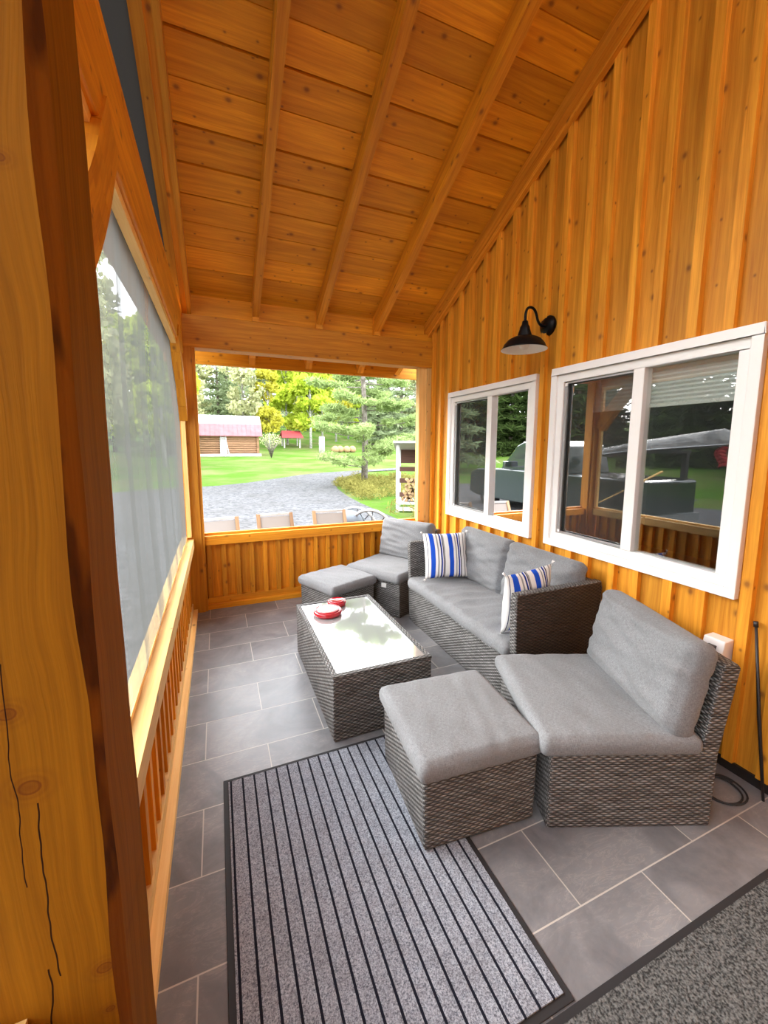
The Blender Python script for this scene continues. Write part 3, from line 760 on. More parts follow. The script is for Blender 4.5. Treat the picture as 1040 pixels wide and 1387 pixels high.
# ------------------------------------------------------------------ ottomans
def ottoman(loc, rz, label, seed):
    t = thing('ottoman', label, 'ottoman', (0, 0, 0), 'square wicker ottomans')
    m = MB(); m.prism([(-.255, 0), (.255, 0), (.262, .305), (-.262, .305)], -.262, .262); m.build('wicker_base', WICK, t, local=True, bevel=.012)
    cushion('seat_cushion', .545, .55, .092, t, FAB, .024, .010, .002, 34, seed, z0=.300)
    t.location = loc; t.rotation_euler = (0, 0, rz); return t
ottoman((.961, 1.485, .011), -.085, 'square wicker ottoman with grey cushion standing partly on the ribbed mat', 3)
fo = ottoman((1.0, 3.605, 0), .40, 'square wicker ottoman with grey cushion beside the low far wall', 4); fo.scale = (.94, .94, 1)

# ------------------------------------------------------------------ armless wedge chairs
def chair(loc, rz, label, seed):
    """local: x runs from the seat front to the back, y along the width, origin at the near front corner"""
    t = thing('lounge_chair', label, 'chair', (0, 0, 0), 'armless wicker lounge chairs')
    D, Wd = .70, .68
    m = MB(); m.prism([(0, 0), (D, 0), (D+.005, .33), (D+.06, .715), (D+.045, .73), (D-.005, .73), (D-.02, .715), (D-.075, .335), (0, .335)], 0, Wd); m.build('wicker_frame', WICK, t, local=True, bevel=.010)
    cushion('seat_cushion', .65, Wd+.01, .092, t, FAB, .024, .008, .002, 38, seed, z0=.328, M=Matrix.Translation((.295, Wd/2, 0)))
    Mx = Matrix.Translation((D-.125, Wd/2, .600)) @ Matrix.Rotation(.20, 4, 'Y') @ Matrix.Rotation(-math.pi/2, 4, 'Y') @ Matrix.Translation((0, 0, -.075))
    cushion('back_cushion', .40, Wd-.02, .14, t, FAB, .036, .030, .005, 40, seed+9, M=Mx, foldx=.006)
    t.location = loc; t.rotation_euler = (0, 0, rz); return t
chair((1.213, 1.147, 0), -.375, 'armless grey wicker chair closest to the charcoal mat, its back to the wall', 11)
fc = chair((1.505, 3.30, 0), .54, 'armless grey wicker chair in the far corner behind the sofa', 12)
m = MB(); m.box(-.012, -.002, .16, .22, .27, .31); tg = m.build('care_tag', TUFT, fc, local=True); fc.scale = (1, .92, 1)

# ------------------------------------------------------------------ sofa
SX0, SX1, SY0, SY1 = 1.575, 2.262, 1.80, 3.265
S = thing('sofa', 'two-seat grey wicker sofa with long seat cushion under the far window', 'sofa', ((SX0+SX1)/2, (SY0+SY1)/2, 0))
m = MB(); m.prism([(SX0+.01, 0), (SX1-.01, 0), (SX1-.01, .325), (SX0, .325)], SY0+.05, SY1-.05); m.build('wicker_base', WICK, S, bevel=.008)
for ya, yb in ((SY0, SY0+.055), (SY1-.055, SY1)):
    m = MB(); m.prism([(SX0+.012, 0), (SX1-.01, 0), (SX1, .70), (SX1-.01, .745), (SX0-.005, .745), (SX0-.012, .70)], ya, yb)
    m.mi[0] = 1 if ya == SY0 else 0  # outer face of the near arm takes the painted shade
    m.build('armrest', [WICK, WICK_SHADED], S, bevel=.010)
m = MB(); m.prism([(SX1-.075, .30), (SX1-.015, .30), (SX1-.005, .70), (SX1-.012, .735), (SX1-.06, .735), (SX1-.072, .70)], SY0+.055, SY1-.055); m.build('wicker_back', WICK, S, bevel=.008)
o = cushion('seat_cushion', SY1-SY0-.12, .60, .10, S, FAB, .026, .010, .004, 64, 21, z0=0, M=Matrix.Translation((SX0+.275-wloc(S).x, 0, .322)) @ Matrix.Rotation(math.pi/2, 4, 'Z'), foldx=.009)
for k, yc in enumerate((2.19, 2.86)):
    Mx = Matrix.Translation((SX1-.165-wloc(S).x, yc-wloc(S).y, .635)) @ Matrix.Rotation(.20, 4, 'Y') @ Matrix.Rotation(-math.pi/2, 4, 'Y') @ Matrix.Translation((0, 0, -.075))
    cushion('back_cushion', .43, .655, .13, S, FAB, .04, .035, .006, 38, 30+k, M=Mx, foldx=.005)

# striped pillows
def pillow(loc, rot, label, seed, tl):
    t = thing('throw_pillow', label, 'pillow', (0, 0, 0), 'blue striped throw pillows')
    bm = bmesh.new(); n = 22; uvl = bm.loops.layers.uv.new('UVMap'); L = .40; rs = np.random.default_rng(seed); ph = rs.uniform(0, 6, 6); vv = {}
    def pt(i, j, sd):
        u, v = -1+2*i/n, -1+2*j/n
        k = (max(0, 1-u*u)**.55)*(max(0, 1-v*v)**.55); edge = 1-.06*(1-u*u)*abs(v)**2
        x = u*L/2*(1-.05*(1-v*v)); y = v*L/2*(1-.05*(1-u*u))
        z = sd*(.075*k+.004*math.sin(7*u+ph[0]+3*v)*k+.003*math.sin(11*v+ph[1])*k)
        return (x, y, z)
    def vt(i, j, sd):
        if i in (0, n) or j in (0, n): sd = 0
        key = (i, j, sd)
        if key not in vv: vv[key] = bm.verts.new(pt(i, j, sd if sd else 1) if sd else (pt(i, j, 1)[0], pt(i, j, 1)[1], 0))
        return vv[key]
    for sd in (1, -1):
        for i in range(n):
            for j in range(n):
                q = [(i, j), (i+1, j), (i+1, j+1), (i, j+1)]; q = q if sd > 0 else q[::-1]
                try: f_ = bm.faces.new([vt(a, b_, sd) for a, b_ in q])
                except ValueError: continue
                f_.smooth = True
                for l, (a, b_) in zip(f_.loops, q): l[uvl].uv = (a/n, b_/n)
    me = bpy.data.meshes.new('pillow_cover'); bm.to_mesh(me); bm.free(); me.materials.append(STRIPE)
    o = bpy.data.objects.new('pillow_cover', me); COL.objects.link(o); o.parent = t
    for cx_, cy_ in ((-1, -1), (1, -1), (1, 1), (-1, 1)):
        m = MB()
        for k in range(5):
            a = math.atan2(cy_, cx_)+random.uniform(-.5, .5); b0 = Vector((cx_*.198, cy_*.198, 0)); m.tube([b0, b0+Vector((math.cos(a)*.012, math.sin(a)*.012, random.uniform(-.006, .006))), b0+Vector((math.cos(a)*.022, math.sin(a)*.022, random.uniform(-.012, .012)))], .003, 5)
        m.build('tassel', PALE, t, local=True)
    t.location = loc; t.rotation_euler = rot; return t
pillow((1.835, 3.04, .642), (math.radians(72), math.radians(0), math.radians(-14)), 'blue striped throw pillow leaning on the sofa arm farther off', 5, 0)
pillow((1.785, 1.96, .640), (math.radians(97), math.radians(-4), math.radians(4)), 'blue striped throw pillow squeezed behind the closer sofa arm', 6, 0)

# ------------------------------------------------------------------ things at the wall by the near chair
t = thing('outlet_box', 'white weatherproof outlet cover on the board wall above the chair back', 'outlet', (XW-.02, 1.13, .56))
m = MB(); m.hexa([(x-(.03 if z < .6 and x < 2.27 else 0), y, z) for z in (.555, .665) for y in (1.085, 1.18) for x in (XW-.075, XW)], 2); m.build('cover', WHITE, t, bevel=.006)
m = MB(); m.box(XW-.112, XW-.076, 1.115, 1.15, .60, .635); m.build('dark_window', DARKMETAL, t)
m = MB(); m.tube([(2.225, .872, .003), (2.245, .93, .35), (2.27, .995, .775)], [.006, .008, .006], 8); m.tube([(2.27, .995, .775), (2.272, 1.0, .80)], .010, 8)
m.build('iron_rod', DARKMETAL, label='thin dark iron rod leaning against the wall by the near chair', cat='rod')
m = MB(); pts = []
for i in range(60):
    a = i/59*2*math.pi*2.2; rr = .085+.012*math.sin(a*.7); pts.append((2.12+rr*math.cos(a)*1.05, .985+rr*math.sin(a)*.95, .005+.0035*(i/59)*2+.002*math.sin(a*3)))
pts += [(2.20, 1.08, .01), (2.25, 1.13, .06), (2.268, 1.135, .3), (2.268, 1.135, .555)]
m.tube(pts, .0042, 7); m.build('black_cord', RUBBER, label='black electric cord coiled on the tiles behind the near chair', cat='cord')

# ------------------------------------------------------------------ outdoors: terrain
def gz(x, y):
    b = -.3+.026*max(0, y-8)
    if y > 55: b += .14*(y-55)
    if x < -10: b += .10*min(1, (-10-x)/6)*(-10-x)
    return b
m = MB(); xs = list(np.arange(-60, 101, 4.0)); ys = list(np.arange(-24, 150, 3.0))
idx = {}
for j, y in enumerate(ys):
    for i, x in enumerate(xs): idx[i, j] = len(m.v); m.v.append((x, y, gz(x, y)-.02))
for j in range(len(ys)-1):
    for i in range(len(xs)-1):
        m.f.append((idx[i, j], idx[i+1, j], idx[i+1, j+1], idx[i, j+1])); m.uv.append([(0, 0)]*4); m.tint.append(.5); m.mi.append(0); m.smooth.append(True)
m.build('ground', GROUND, kind='structure')
# gravel drive: strips between a left and a right bank, the near yard wraps round the porch
m = MB(); rowsg = [(-20, -11, 2.0), (0, -11, 2.2), (4.6, -11, 2.4), (6, -11, 3.4), (8, -11, 4.4), (9, -11, 4.2), (10.5, -11, 4.15), (12, -10, 4.1), (13.6, -9, 4.15), (15.5, -6, 4.35), (17.2, -2.5, 4.7), (17.8, .0, 5.0), (18.6, 1.2, 5.6), (20, 2.6, 6.4), (21.5, 4.0, 7.2), (22.6, 5.6, 8.2), (23.3, 7.4, 10.5), (23.8, 8.6, 13), (24.6, 10.5, 18)]
fineg = []
for (ya, a0, a1), (yb, c0, c1) in zip(rowsg[:-1], rowsg[1:]):
    for k in range(4): t_ = k/4; fineg.append((ya+(yb-ya)*t_, a0+(c0-a0)*t_, a1+(c1-a1)*t_))
fineg.append(rowsg[-1])
for (ya, a0, a1), (yb, c0, c1) in zip(fineg[:-1], fineg[1:]):
    for k in range(10):
        X_ = lambda l, r_, t_: l+(r_-l)*t_
        q = [(X_(a0, a1, k/10), ya), (X_(a0, a1, (k+1)/10), ya), (X_(c0, c1, (k+1)/10), yb), (X_(c0, c1, k/10), yb)]
        m.poly([(x, y, gz(x, y)+.015) for x, y in q], [(0, 0)]*4, .5, smooth=True)
m.build('driveway', GRAVEL, kind='structure')

# ------------------------------------------------------------------ plants
def leaf_cloud(name, centres, radii, n, size, mat, parent, flat=.0, seed=0, needle=False, origin=None):
    r = np.random.default_rng(seed); C_ = np.array(centres, float); Rr = np.array(radii, float)
    k = r.choice(len(C_), n, p=(Rr[:, 0]*Rr[:, 2]**.5)/(Rr[:, 0]*Rr[:, 2]**.5).sum())
    d = r.normal(size=(n, 3)); d /= np.linalg.norm(d, axis=1)[:, None]; d *= (r.uniform(.25, 1, n)**.5)[:, None]
    P = C_[k]+d*Rr[k]
    a = r.normal(size=(n, 3)); a[:, 2] *= (1-flat); a /= np.linalg.norm(a, axis=1)[:, None]
    b = np.cross(a, r.normal(size=(n, 3))); b /= np.linalg.norm(b, axis=1)[:, None]
    s_ = size*r.uniform(.6, 1.3, n)[:, None]; asp = .16 if needle else .62
    V = np.stack([P-a*s_-b*s_*asp*.2, P+b*s_*asp, P+a*s_, P-b*s_*asp], 1).reshape(-1, 3)
    off = np.array(wloc(parent)) if origin is None else np.array(origin)
    me = bpy.data.meshes.new(name); F = np.arange(4*n).reshape(n, 4); me.from_pydata((V-off).tolist(), [], F.tolist())
    at = me.attributes.new('tint', 'FLOAT', 'FACE'); at.data.foreach_set('value', r.uniform(0, 1, n)); me.materials.append(mat)
    o = bpy.data.objects.new(name, me); COL.objects.link(o)
    if parent is not None: o.parent = parent
    return o
def broadleaf(name, label, mat, bark, h, seed, n=2600, size=.26, group=None, slim=1.0):
    r = random.Random(seed); t = thing(name, label, 'tree', (0, 0, 0), group)
    m = MB(); m.tube([(0, 0, -.3), (r.uniform(-.1, .1), r.uniform(-.1, .1), h*.4), (r.uniform(-.2, .2), 0, h*.92)], [h*.014, h*.010, h*.002], 7)
    cs, rs = [], []
    for k in range(22):
        z = h*r.uniform(.22, 1.0); sp = h*.19*slim*math.sin(math.pi*min(.97, max(.12, (z/h-.12)/.95)))**.7; a = r.uniform(0, 6.28); d = sp*r.uniform(.2, 1)
        c = (d*math.cos(a), d*math.sin(a), z); cs.append(c); q = h*r.uniform(.05, .095); rs.append((q, q, q*.85))
        m.tube([(0, 0, z*.72), (c[0]*.6, c[1]*.6, z*.9), c], [h*.004, h*.003, h*.001], 5)
    m.build('trunk', bark, t, local=True)
    leaf_cloud('foliage', cs, rs, n, size, mat, t, seed=seed); return t
def conifer(name, label, mat, h, seed, n=3200, size=.3, group=None, base=.08, width=.22, layers=15):
    r = random.Random(seed); t = thing(name, label, 'tree', (0, 0, 0), group); m = MB(); m.tube([(0, 0, -.3), (0, 0, h*.5), (0, 0, h*.98)], [h*.016, h*.011, h*.002], 7)
    cs, rs = [], []
    for k in range(layers):
        f_ = k/(layers-1); z = h*(base+(1-base)*f_); w_ = h*width*(1-f_)**.8+.1
        nb = max(3, int(7*(1-f_))+2)
        for b_ in range(nb):
            a = 6.28*b_/nb+k*1.1+r.uniform(-.3, .3); d = w_*r.uniform(.55, 1.0)
            m.tube([(0, 0, z), (d*math.cos(a), d*math.sin(a), z-d*.18)], [h*.003, h*.001], 4)
            for q in (.35, .65, .95): cs.append((d*q*math.cos(a), d*q*math.sin(a), z-d*q*.18)); rs.append((w_*.24, w_*.24, h*.018))
    m.build('trunk', BARK, t, local=True)
    leaf_cloud('foliage', cs, rs, n, size, mat, t, .5, seed, True); return t

# foreground pine with long open branches
def pine():
    px, py = 5.85, 16.6; g = gz(px, py); t = thing('pine_tree', 'open-branched green pine at the edge of the gravel drive behind the weeds', 'tree', (px, py, g)); r = random.Random(5)
    m = MB(); m.tube([(px, py, g-.2), (px+.05, py, g+2.2), (px-.05, py, g+5), (px, py, g+8)], [.15, .12, .09, .02], 9)
    cs, rs = [], []
    for k in range(44):
        z = g+.75+k*.16; a = r.uniform(0, 6.28); L_ = r.uniform(1.6, 3.2)*(1-.55*(k/44)); up = .10*L_+r.uniform(-.1, .25)
        e = Vector((px+L_*math.cos(a), py+L_*math.sin(a), z+up)); s_ = Vector((px, py, z)); mid = s_.lerp(e, .5)-Vector((0, 0, .08))
        m.tube([s_, mid, e], [.028, .018, .006], 5)
        for q in (.35, .5, .65, .8, .92, 1.0):
            c = s_.lerp(e, q)+Vector((r.uniform(-.25, .25), r.uniform(-.25, .25), r.uniform(-.05, .12))); cs.append(c); rs.append((.34, .34, .16))
    m.build('trunk', BARK, t); leaf_cloud('foliage', cs, rs, 30000, .135, LEAF_PINE, t, .2, 4, True)
pine()

tl = 'trees beyond the meadow'
kinds = [broadleaf('birch_tree', 'lime-green broadleaf tree on the slope beyond the meadow', LEAF_LIME, BIRCH, 13, 1, 4200, .34, 'lime-green trees beyond the meadow'),
         broadleaf('maple_tree', 'yellow spring broadleaf tree on the slope beyond the meadow', LEAF_YELLOW, BIRCH, 12, 2, 3800, .32, 'yellow spring trees beyond the meadow', 1.0),
         broadleaf('poplar_tree', 'pale budding tree with thin leaves on the slope beyond the meadow', LEAF_PALE, BIRCH, 15, 3, 2600, .30, 'pale budding trees beyond the meadow', .8),
         conifer('spruce_tree', 'grey-green conifer on the slope beyond the meadow', LEAF_GREY, 15, 4, 4200, .45, 'grey-green conifers beyond the meadow')]
# (x, y, kind, scale)
tp = [(3.5, 57, 2, 1.0), (.5, 60, 3, .95), (6.5, 56, 1, .85), (9.5, 60, 0, 1.05), (12.2, 57, 0, 1.1), (14.6, 60, 0, 1.0), (17.5, 63, 1, 1.0), (20.5, 66, 0, .95), (-2.5, 60, 2, 1.0), (-5.5, 58, 3, .9),
      (23.5, 60, 3, 1.0), (26.5, 58, 3, 1.1), (30, 60, 2, 1.0), (33, 58, 3, 1.1), (36.5, 62, 3, 1.05), (40, 60, 2, 1.1), (2, 72, 3, 1.1), (7, 74, 3, 1.2), (12, 73, 2, 1.2), (17, 76, 3, 1.2), (22, 75, 2, 1.15), (27, 74, 3, 1.2),
      (32, 76, 3, 1.2), (38, 75, 3, 1.2), (44, 70, 3, 1.15), (-3, 73, 3, 1.15), (10, 86, 3, 1.3), (16, 88, 2, 1.3), (23, 90, 3, 1.3), (30, 90, 3, 1.3), (4, 88, 2, 1.3), (37, 92, 3, 1.3), (-8, 70, 2, 1.1)]
used = set()
for x, y, k, s_ in tp:
    if k not in used:
        used.add(k); kinds[k].location = (x, y, gz(x, y)); kinds[k].scale = (s_,)*3
    else: dup(kinds[k], (x, y, gz(x, y)), random.uniform(0, 6), scale=s_*random.uniform(.92, 1.08))
# dark spruces and pale trees on the screened side (in the glass and through the screen)
sp = conifer('dark_spruce', 'dark spruce in the wood across the yard', LEAF_DARK, 13, 9, 7000, .42, 'dark spruces across the yard', base=.03, width=.26, layers=18)
sp.location = (-19, 14, gz(-19, 14)); k = 0
for j in range(9):
    for x, dy in ((-18.4, 0), (-23.6, 3.2), (-29, .2)):
        y = -4+j*6.4+dy; xx = x+random.uniform(-.5, .5)
        if abs(y-14) < 3.2 and dy == 0: continue
        dup(sp, (xx, y, gz(xx, y)), random.uniform(0, 6), scale=random.uniform(.86, 1.0))
for x, y, s_, kd in ((-5.2, 24, .85, 2), (-3.0, 29, .8, 0), (-8.2, 22, .9, 3), (-9, 34, .8, 2), (-6.5, 38, .8, 0), (-4.2, 43, .8, 3), (-11.5, 29, .75, 3), (-8, 46, .9, 1), (-13.5, 36, .9, 3), (-3.4, 52, .85, 2), (-10, 52, 1, 3)):
    dup(kinds[kd], (x, y, gz(x, y)), random.uniform(0, 6), ['lime-green', 'yellow spring', 'pale budding', 'grey-green needled'][kd]+' tree across the yard beyond the side screen', s_, 'trees beyond the side screen, '+str(['lime', 'yellow', 'pale', 'grey-green'][kd]))
# weeds on the bank and the leafless bush by the cabin
pts = []
for _ in range(420):
    y = random.uniform(9.0, 18.5); x = random.uniform(4.35, 9.2)
    if 10.4-.495*(x-4.66)-.5 < y < 12.3 and x > 4.25: continue
    pts.append((x+.35*max(0, y-16), y, gz(x, y)+random.uniform(.02, .28)))
o = leaf_cloud('yellow_weeds', pts, [(.28, .28, .2)]*len(pts), 15000, .085, WEED, None, 0, 8, True, origin=(6.5, 13, -.2)); o.location = (6.5, 13, -.2); tag(o, 'dry yellow weeds growing on the bank by the firewood shelter', 'weeds', kind='stuff')
t = thing('bare_bush', 'thin bare bush beside the log cabin corner', 'bush', (4.55, 38, gz(4.5, 38))); m = MB(); g = gz(4.5, 38)
for k in range(26):
    a = random.uniform(0, 6.28); s_ = random.uniform(.3, 1.1); m.tube([(4.55, 38, g), (4.55+.3*s_*math.cos(a), 38+.3*s_*math.sin(a), g+.8), (4.55+s_*math.cos(a), 38+s_*math.sin(a), g+random.uniform(1.3, 2.2))], [.03, .02, .008], 5)
m.build('stems', BARK, t); leaf_cloud('foliage', [(4.55, 38, g+1.6)], [(1.0, 1.0, .7)], 260, .07, LEAF_PALE, t, seed=3)

# ------------------------------------------------------------------ log cabin, red-roofed shelter, stump
cb = thing('log_cabin', 'old log cabin with pink metal roof whitened by painted sky reflection beyond the gravel drive', 'cabin', (.2, 44, .6))
CX0, CX1, CY0, CY1, cz0, cz1 = -4.2, 3.75, 42.0, 46.2, .62, 2.52
m = MB(); nl = 9; hh = (cz1-cz0)/nl
for i in range(nl):
    zc_ = cz0+hh*(i+.5)
    m.tube([(CX0-.15, CY0, zc_), (CX1+.15, CY0, zc_)], hh*.53, 10); m.tube([(CX0-.15, CY1, zc_), (CX1+.15, CY1, zc_)], hh*.53, 10)
    m.tube([(CX1, CY0-.15, zc_+.05), (CX1, CY1+.15, zc_+.05)], hh*.53, 10); m.tube([(CX0, CY0-.15, zc_+.05), (CX0, CY1+.15, zc_+.05)], hh*.53, 10)
m.build('log_walls', LOGW, cb)
m = MB(); m.tube([(CX0-.3, CY0-.22, cz0-.02), (CX1+.3, CY0-.22, cz0+.02)], .16, 8); m.tube([(CX0-.3, CY0-.36, cz0-.15), (CX1+.3, CY0-.36, cz0-.12)], .18, 8); m.build('sill_logs', GREYW, cb)
e = (CX0-.5, CX1+.45); yc = (CY0+CY1)/2
prof = [(CY0-.45, cz1-.08), (CY0+.55, cz1+1.05), (yc, cz1+1.95), (CY1-.55, cz1+1.05), (CY1+.45, cz1-.08)]
def roofside(a, b_, mat, x0=e[0], x1=e[1]):
    m = MB(); d = .06; m.hexa([(x0, a[0], a[1]), (x1, a[0], a[1]), (x0, b_[0], b_[1]), (x1, b_[0], b_[1]), (x0, a[0], a[1]+d), (x1, a[0], a[1]+d), (x0, b_[0], b_[1]+d), (x1, b_[0], b_[1]+d)], 0)
    for i in range(22):
        x = x0+(x1-x0)*(i+.5)/22; m.hexa([(x+sx, p_[0], p_[1]+d+dz) for dz in (0, .035) for p_ in (a, b_) for sx in (-.02, .02)], 1)
    m.build('roof_slope', mat, cb)
roofside(prof[0], prof[1], PINKROOF); roofside(prof[1], prof[2], WHITEROOF); roofside(prof[3], prof[2], WHITEROOF); roofside(prof[4], prof[3], PINKROOF)  # upper slopes whitened: sky reflection put into the roof colour
for x, pf in ((CX1, prof), (CX0, prof[::-1])): m = MB(); m.poly([(x, y, z) for y, z in pf], [(y, z) for y, z in pf], .3); m.build('gable_boards', DARKW, cb)
m = MB(); m.box(.35, .95, CY0-.2, CY0-.12, cz0+.1, cz0+1.75); m.build('door', GREYW, cb, label='grey plank door')
ld = thing('ladder', 'pale wooden ladder leaning on the log cabin wall', 'ladder', (.9, 41.6, .5)); m = MB()
m.bar((.75, 41.2, .52), (.42, 41.75, 2.45), .07, .05); m.bar((1.15, 41.2, .52), (.82, 41.75, 2.45), .07, .05)
for k in range(7): q = (k+.7)/7.5; m.bar((.75-.33*q, 41.2+.55*q, .52+1.93*q), (1.15-.33*q, 41.2+.55*q, .52+1.93*q), .05, .05)
m.build('rails_and_rungs', GREYW, ld)
sh = thing('open_shelter', 'small open shelter with red roof on white posts beyond the meadow', 'shelter', (9.6, 58, 1.3)); g = gz(9.6, 58)
for x, y in ((8.6, 57), (10.7, 57), (8.6, 59), (10.7, 59)): m = MB(); m.box(x-.08, x+.08, y-.08, y+.08, g-.3, g+1.25, 2); m.build('post', BIRCH, sh)
m = MB(); m.hexa([(8.2, 56.4, g+1.2), (11.1, 56.4, g+1.2), (8.4, 58, g+2.1), (10.9, 58, g+2.1), (8.2, 56.4, g+1.28), (11.1, 56.4, g+1.28), (8.4, 58, g+2.2), (10.9, 58, g+2.2)], 0)
m.hexa([(8.2, 59.6, g+1.2), (11.1, 59.6, g+1.2), (8.4, 58, g+2.1), (10.9, 58, g+2.1), (8.2, 59.6, g+1.28), (11.1, 59.6, g+1.28), (8.4, 58, g+2.2), (10.9, 58, g+2.2)], 0)
m.build('roof', simple('red_shelter_roof', (.34, .045, .05), .6), sh)
m = MB(); m.tube([(11.6, 48, gz(11.6, 48)-.2), (11.6, 48, gz(11.6, 48)+1.9)], [.36, .33], 12); m.build('tree_stump', BIRCH, label='tall pale stump standing on the meadow left of the pine', cat='stump')
m = MB()
for k, (x, y) in enumerate(((13.5, 49), (14.2, 49.2), (15.0, 49.1), (15.8, 49.3))): m.lathe([(.3, 0), (.5, .25), (.42, .6), (.15, .8)], (x, y, gz(x, y)), 10)
m.build('brush_pile', FIREW, label='low heap of pale rubble behind the tall stump', cat='heap')

# ------------------------------------------------------------------ firewood shelter
WX0, WX1, WY0, WY1 = 4.66, 6.7, 10.4, 11.5; wg = gz(5, 10.5); RZ = -.46
ws = thing('firewood_shelter', 'open grey board firewood shelter with pale slanted roof beside the weeds', 'shelter', (WX0, WY0, wg))
for x in (WX0, WX1):
    for y in (WY0, WY1): m = MB(); m.box(x-.05, x+.05, y-.05, y+.05, wg-.1, 1.66, 2); m.build('post', GREYW, ws)
m = MB(); m.hexa([(x, y, z+(0 if y < 11 else -.22)+dz) for dz in (0, .06) for y, z in ((WY0-.25, 1.68), (WY1+.15, 1.68)) for x in (WX0-.12, WX1+.2)], 0); m.build('roof', WHITEROOF, ws)
for z in (.05, .48, .83): m = MB(); m.box(WX0, WX1, WY1-.06, WY1-.03, z, z+.14, 0); m.build('back_slat', DARKW, ws)
m = MB(); m.box(WX0, WX1, WY1-.03, WY1-.0, 1.08, 1.5, 0); m.build('back_panel', DARKW, ws)
m = MB(); m.box(WX0-.05, WX1, WY0-.07, WY0-.03, wg+.02, wg+.13, 0); m.build('front_slat', GREYW, ws)
m = MB(); m.box(WX0-.05, WX1, WY0-.07, WY0-.03, wg+.20, wg+.27, 0); m.build('front_slat', GREYW, ws)
m = MB(); m.box(WX0, WX1, WY0, WY1-.06, wg+.22, wg+.25, 0); m.build('floor_boards', GREYW, ws)
ws.rotation_euler = (0, 0, RZ)
r0 = []
for q in range(3):
    m = MB(); n5 = 5+q; rr = .051
    ring = [(math.cos(2*math.pi*k/n5+.3*q)*rr*random.uniform(.75, 1.1), math.sin(2*math.pi*k/n5+.3*q)*rr*random.uniform(.75, 1.1)) for k in range(n5)]
    m.prism(ring, -.2, .2); o = m.build('firewood_log', FIREW, label='split firewood log in the open grey shelter', cat='log', group='split firewood logs in the shelter', local=True); r0.append(o)
cnt = 0; zrow = wg+.318
for row in range(7):
    nrow = 17-row*1
    for i in range(nrow):
        x = WX0+.15+i*.118+(row % 2)*.055+(row*.02); z = zrow+row*.093
        if x > WX1-.1: continue
        rr = (random.uniform(-.1, .1), random.uniform(0, 6.28), RZ+random.uniform(-.12, .12)); lc = (x, WY0+.22+random.uniform(-.05, .05), z+random.uniform(-.008, .008))
        if cnt < 3: o = r0[cnt]
        else: o = r0[cnt % 3].copy(); COL.objects.link(o)
        dx_, dy_ = lc[0]-WX0, lc[1]-WY0; o.location = (WX0+dx_*math.cos(RZ)-dy_*math.sin(RZ), WY0+dx_*math.sin(RZ)+dy_*math.cos(RZ), lc[2]); o.rotation_euler = rr; cnt += 1

# ------------------------------------------------------------------ folding chairs and cart in the yard
def yard_chair(loc, rz, label):
    t = thing('folding_chair', label, 'chair', (0, 0, 0), 'wooden folding chairs in the yard')
    for sx in (-.235, .235):
        m = MB(); m.bar((sx, -.30, 0), (sx, .14, .91), .028, .05, (1, 0, 0)); m.build('back_leg', TEAKW, t, local=True)
        m = MB(); m.bar((sx*.9, .22, 0), (sx*.9, -.24, .46), .028, .045, (1, 0, 0)); m.build('front_leg', TEAKW, t, local=True)
    m = MB(); m.bar((-.25, .135, .895), (.25, .135, .895), .022, .035); m.build('top_rail', GREYW, t, local=True)
    m = MB(); m.hexa([(x, y+dy, z) for z, y in ((.50, -.045), (.865, .125)) for dy in (0, .008) for x in (-.222, .222)], 2); m.build('back_sling', CREAMSLING, t, local=True)
    m = MB(); m.box(-.22, .22, -.27, .05, .44, .455); m.build('seat_sling', CREAMSLING, t, local=True)
    t.location = loc; t.rotation_euler = (0, 0, rz); return t
yard_chair((.0, 5.85, -.3), .10, 'wooden sling folding chair in the yard nearest the far corner post')
yard_chair((.755, 5.95, -.3), .05, 'wooden sling folding chair in the yard in the middle of the row')
yard_chair((1.56, 5.95, -.3), -.03, 'wooden sling folding chair in the yard next to the spoked cart')
ct = thing('garden_cart', 'grey garden cart with large spoked wheels in the yard beyond the rail', 'cart', (2.1, 6.2, -.3))
for x, yw in ((2.13, 6.5), (2.27, 6.15)):
    cz_, r_ = .19, .37; dxw, dyw = .80, .60
    ring = [(x+r_*dxw*math.cos(2*math.pi*k/40), yw-r_*dyw*math.cos(2*math.pi*k/40), cz_+r_*math.sin(2*math.pi*k/40)) for k in range(41)]
    wh = MB(); wh.tube(ring, .026, 8, cap=False); w_ = wh.build('wheel', GREYMETAL, ct)
    spk = MB()
    for k in range(10):
        a = 2*math.pi*k/10+.2; spk.tube([(x, yw, cz_), (x+r_*dxw*math.cos(a), yw-r_*dyw*math.cos(a), cz_+r_*math.sin(a))], .008, 5)
    spk.build('spokes', DARKMETAL, w_)
m = MB(); m.lathe([(.02, .0), (.20, .02), (.27, .2), (.30, .55), (.27, .62), (.18, .70), (.03, .73)], (1.98, 6.45, -.2), 20, sx=1.0, sy=.8); m.build('tub_cover', simple('blue_grey_tarp', (.13, .15, .175), .6), ct)

# ------------------------------------------------------------------ pickup with a canoe, in the yard on the screened side
TXc = -4.0; tg_ = gz(TXc, 8)
tk = thing('pickup_truck', 'dark green pickup truck parked in the yard, mirrored in the house windows', 'truck', (TXc, 8.3, tg_))
def tprof(pr, hw, mat, name, zoff=0): 
    m = MB(); n = len(pr)
    A = [(TXc-hw, y, z) for y, z in pr]; B = [(TXc+hw, y, z) for y, z in pr]
    m.poly(A, [(0, 0)]*n, .5); m.poly(B[::-1], [(0, 0)]*n, .5)
    for i in range(n): j = (i+1) % n; m.poly([A[j], A[i], B[i], B[j]], [(0, 0)]*4, .5)
    return m.build(name, mat, tk, bevel=.03)
tprof([(5.5, .12), (5.5, .88), (5.6, .92), (8.35, .94), (9.85, .95), (11.0, .90), (11.35, .78), (11.4, .15), (11.0, .05), (5.7, .05)], .92, TRUCKPAINT, 'body')
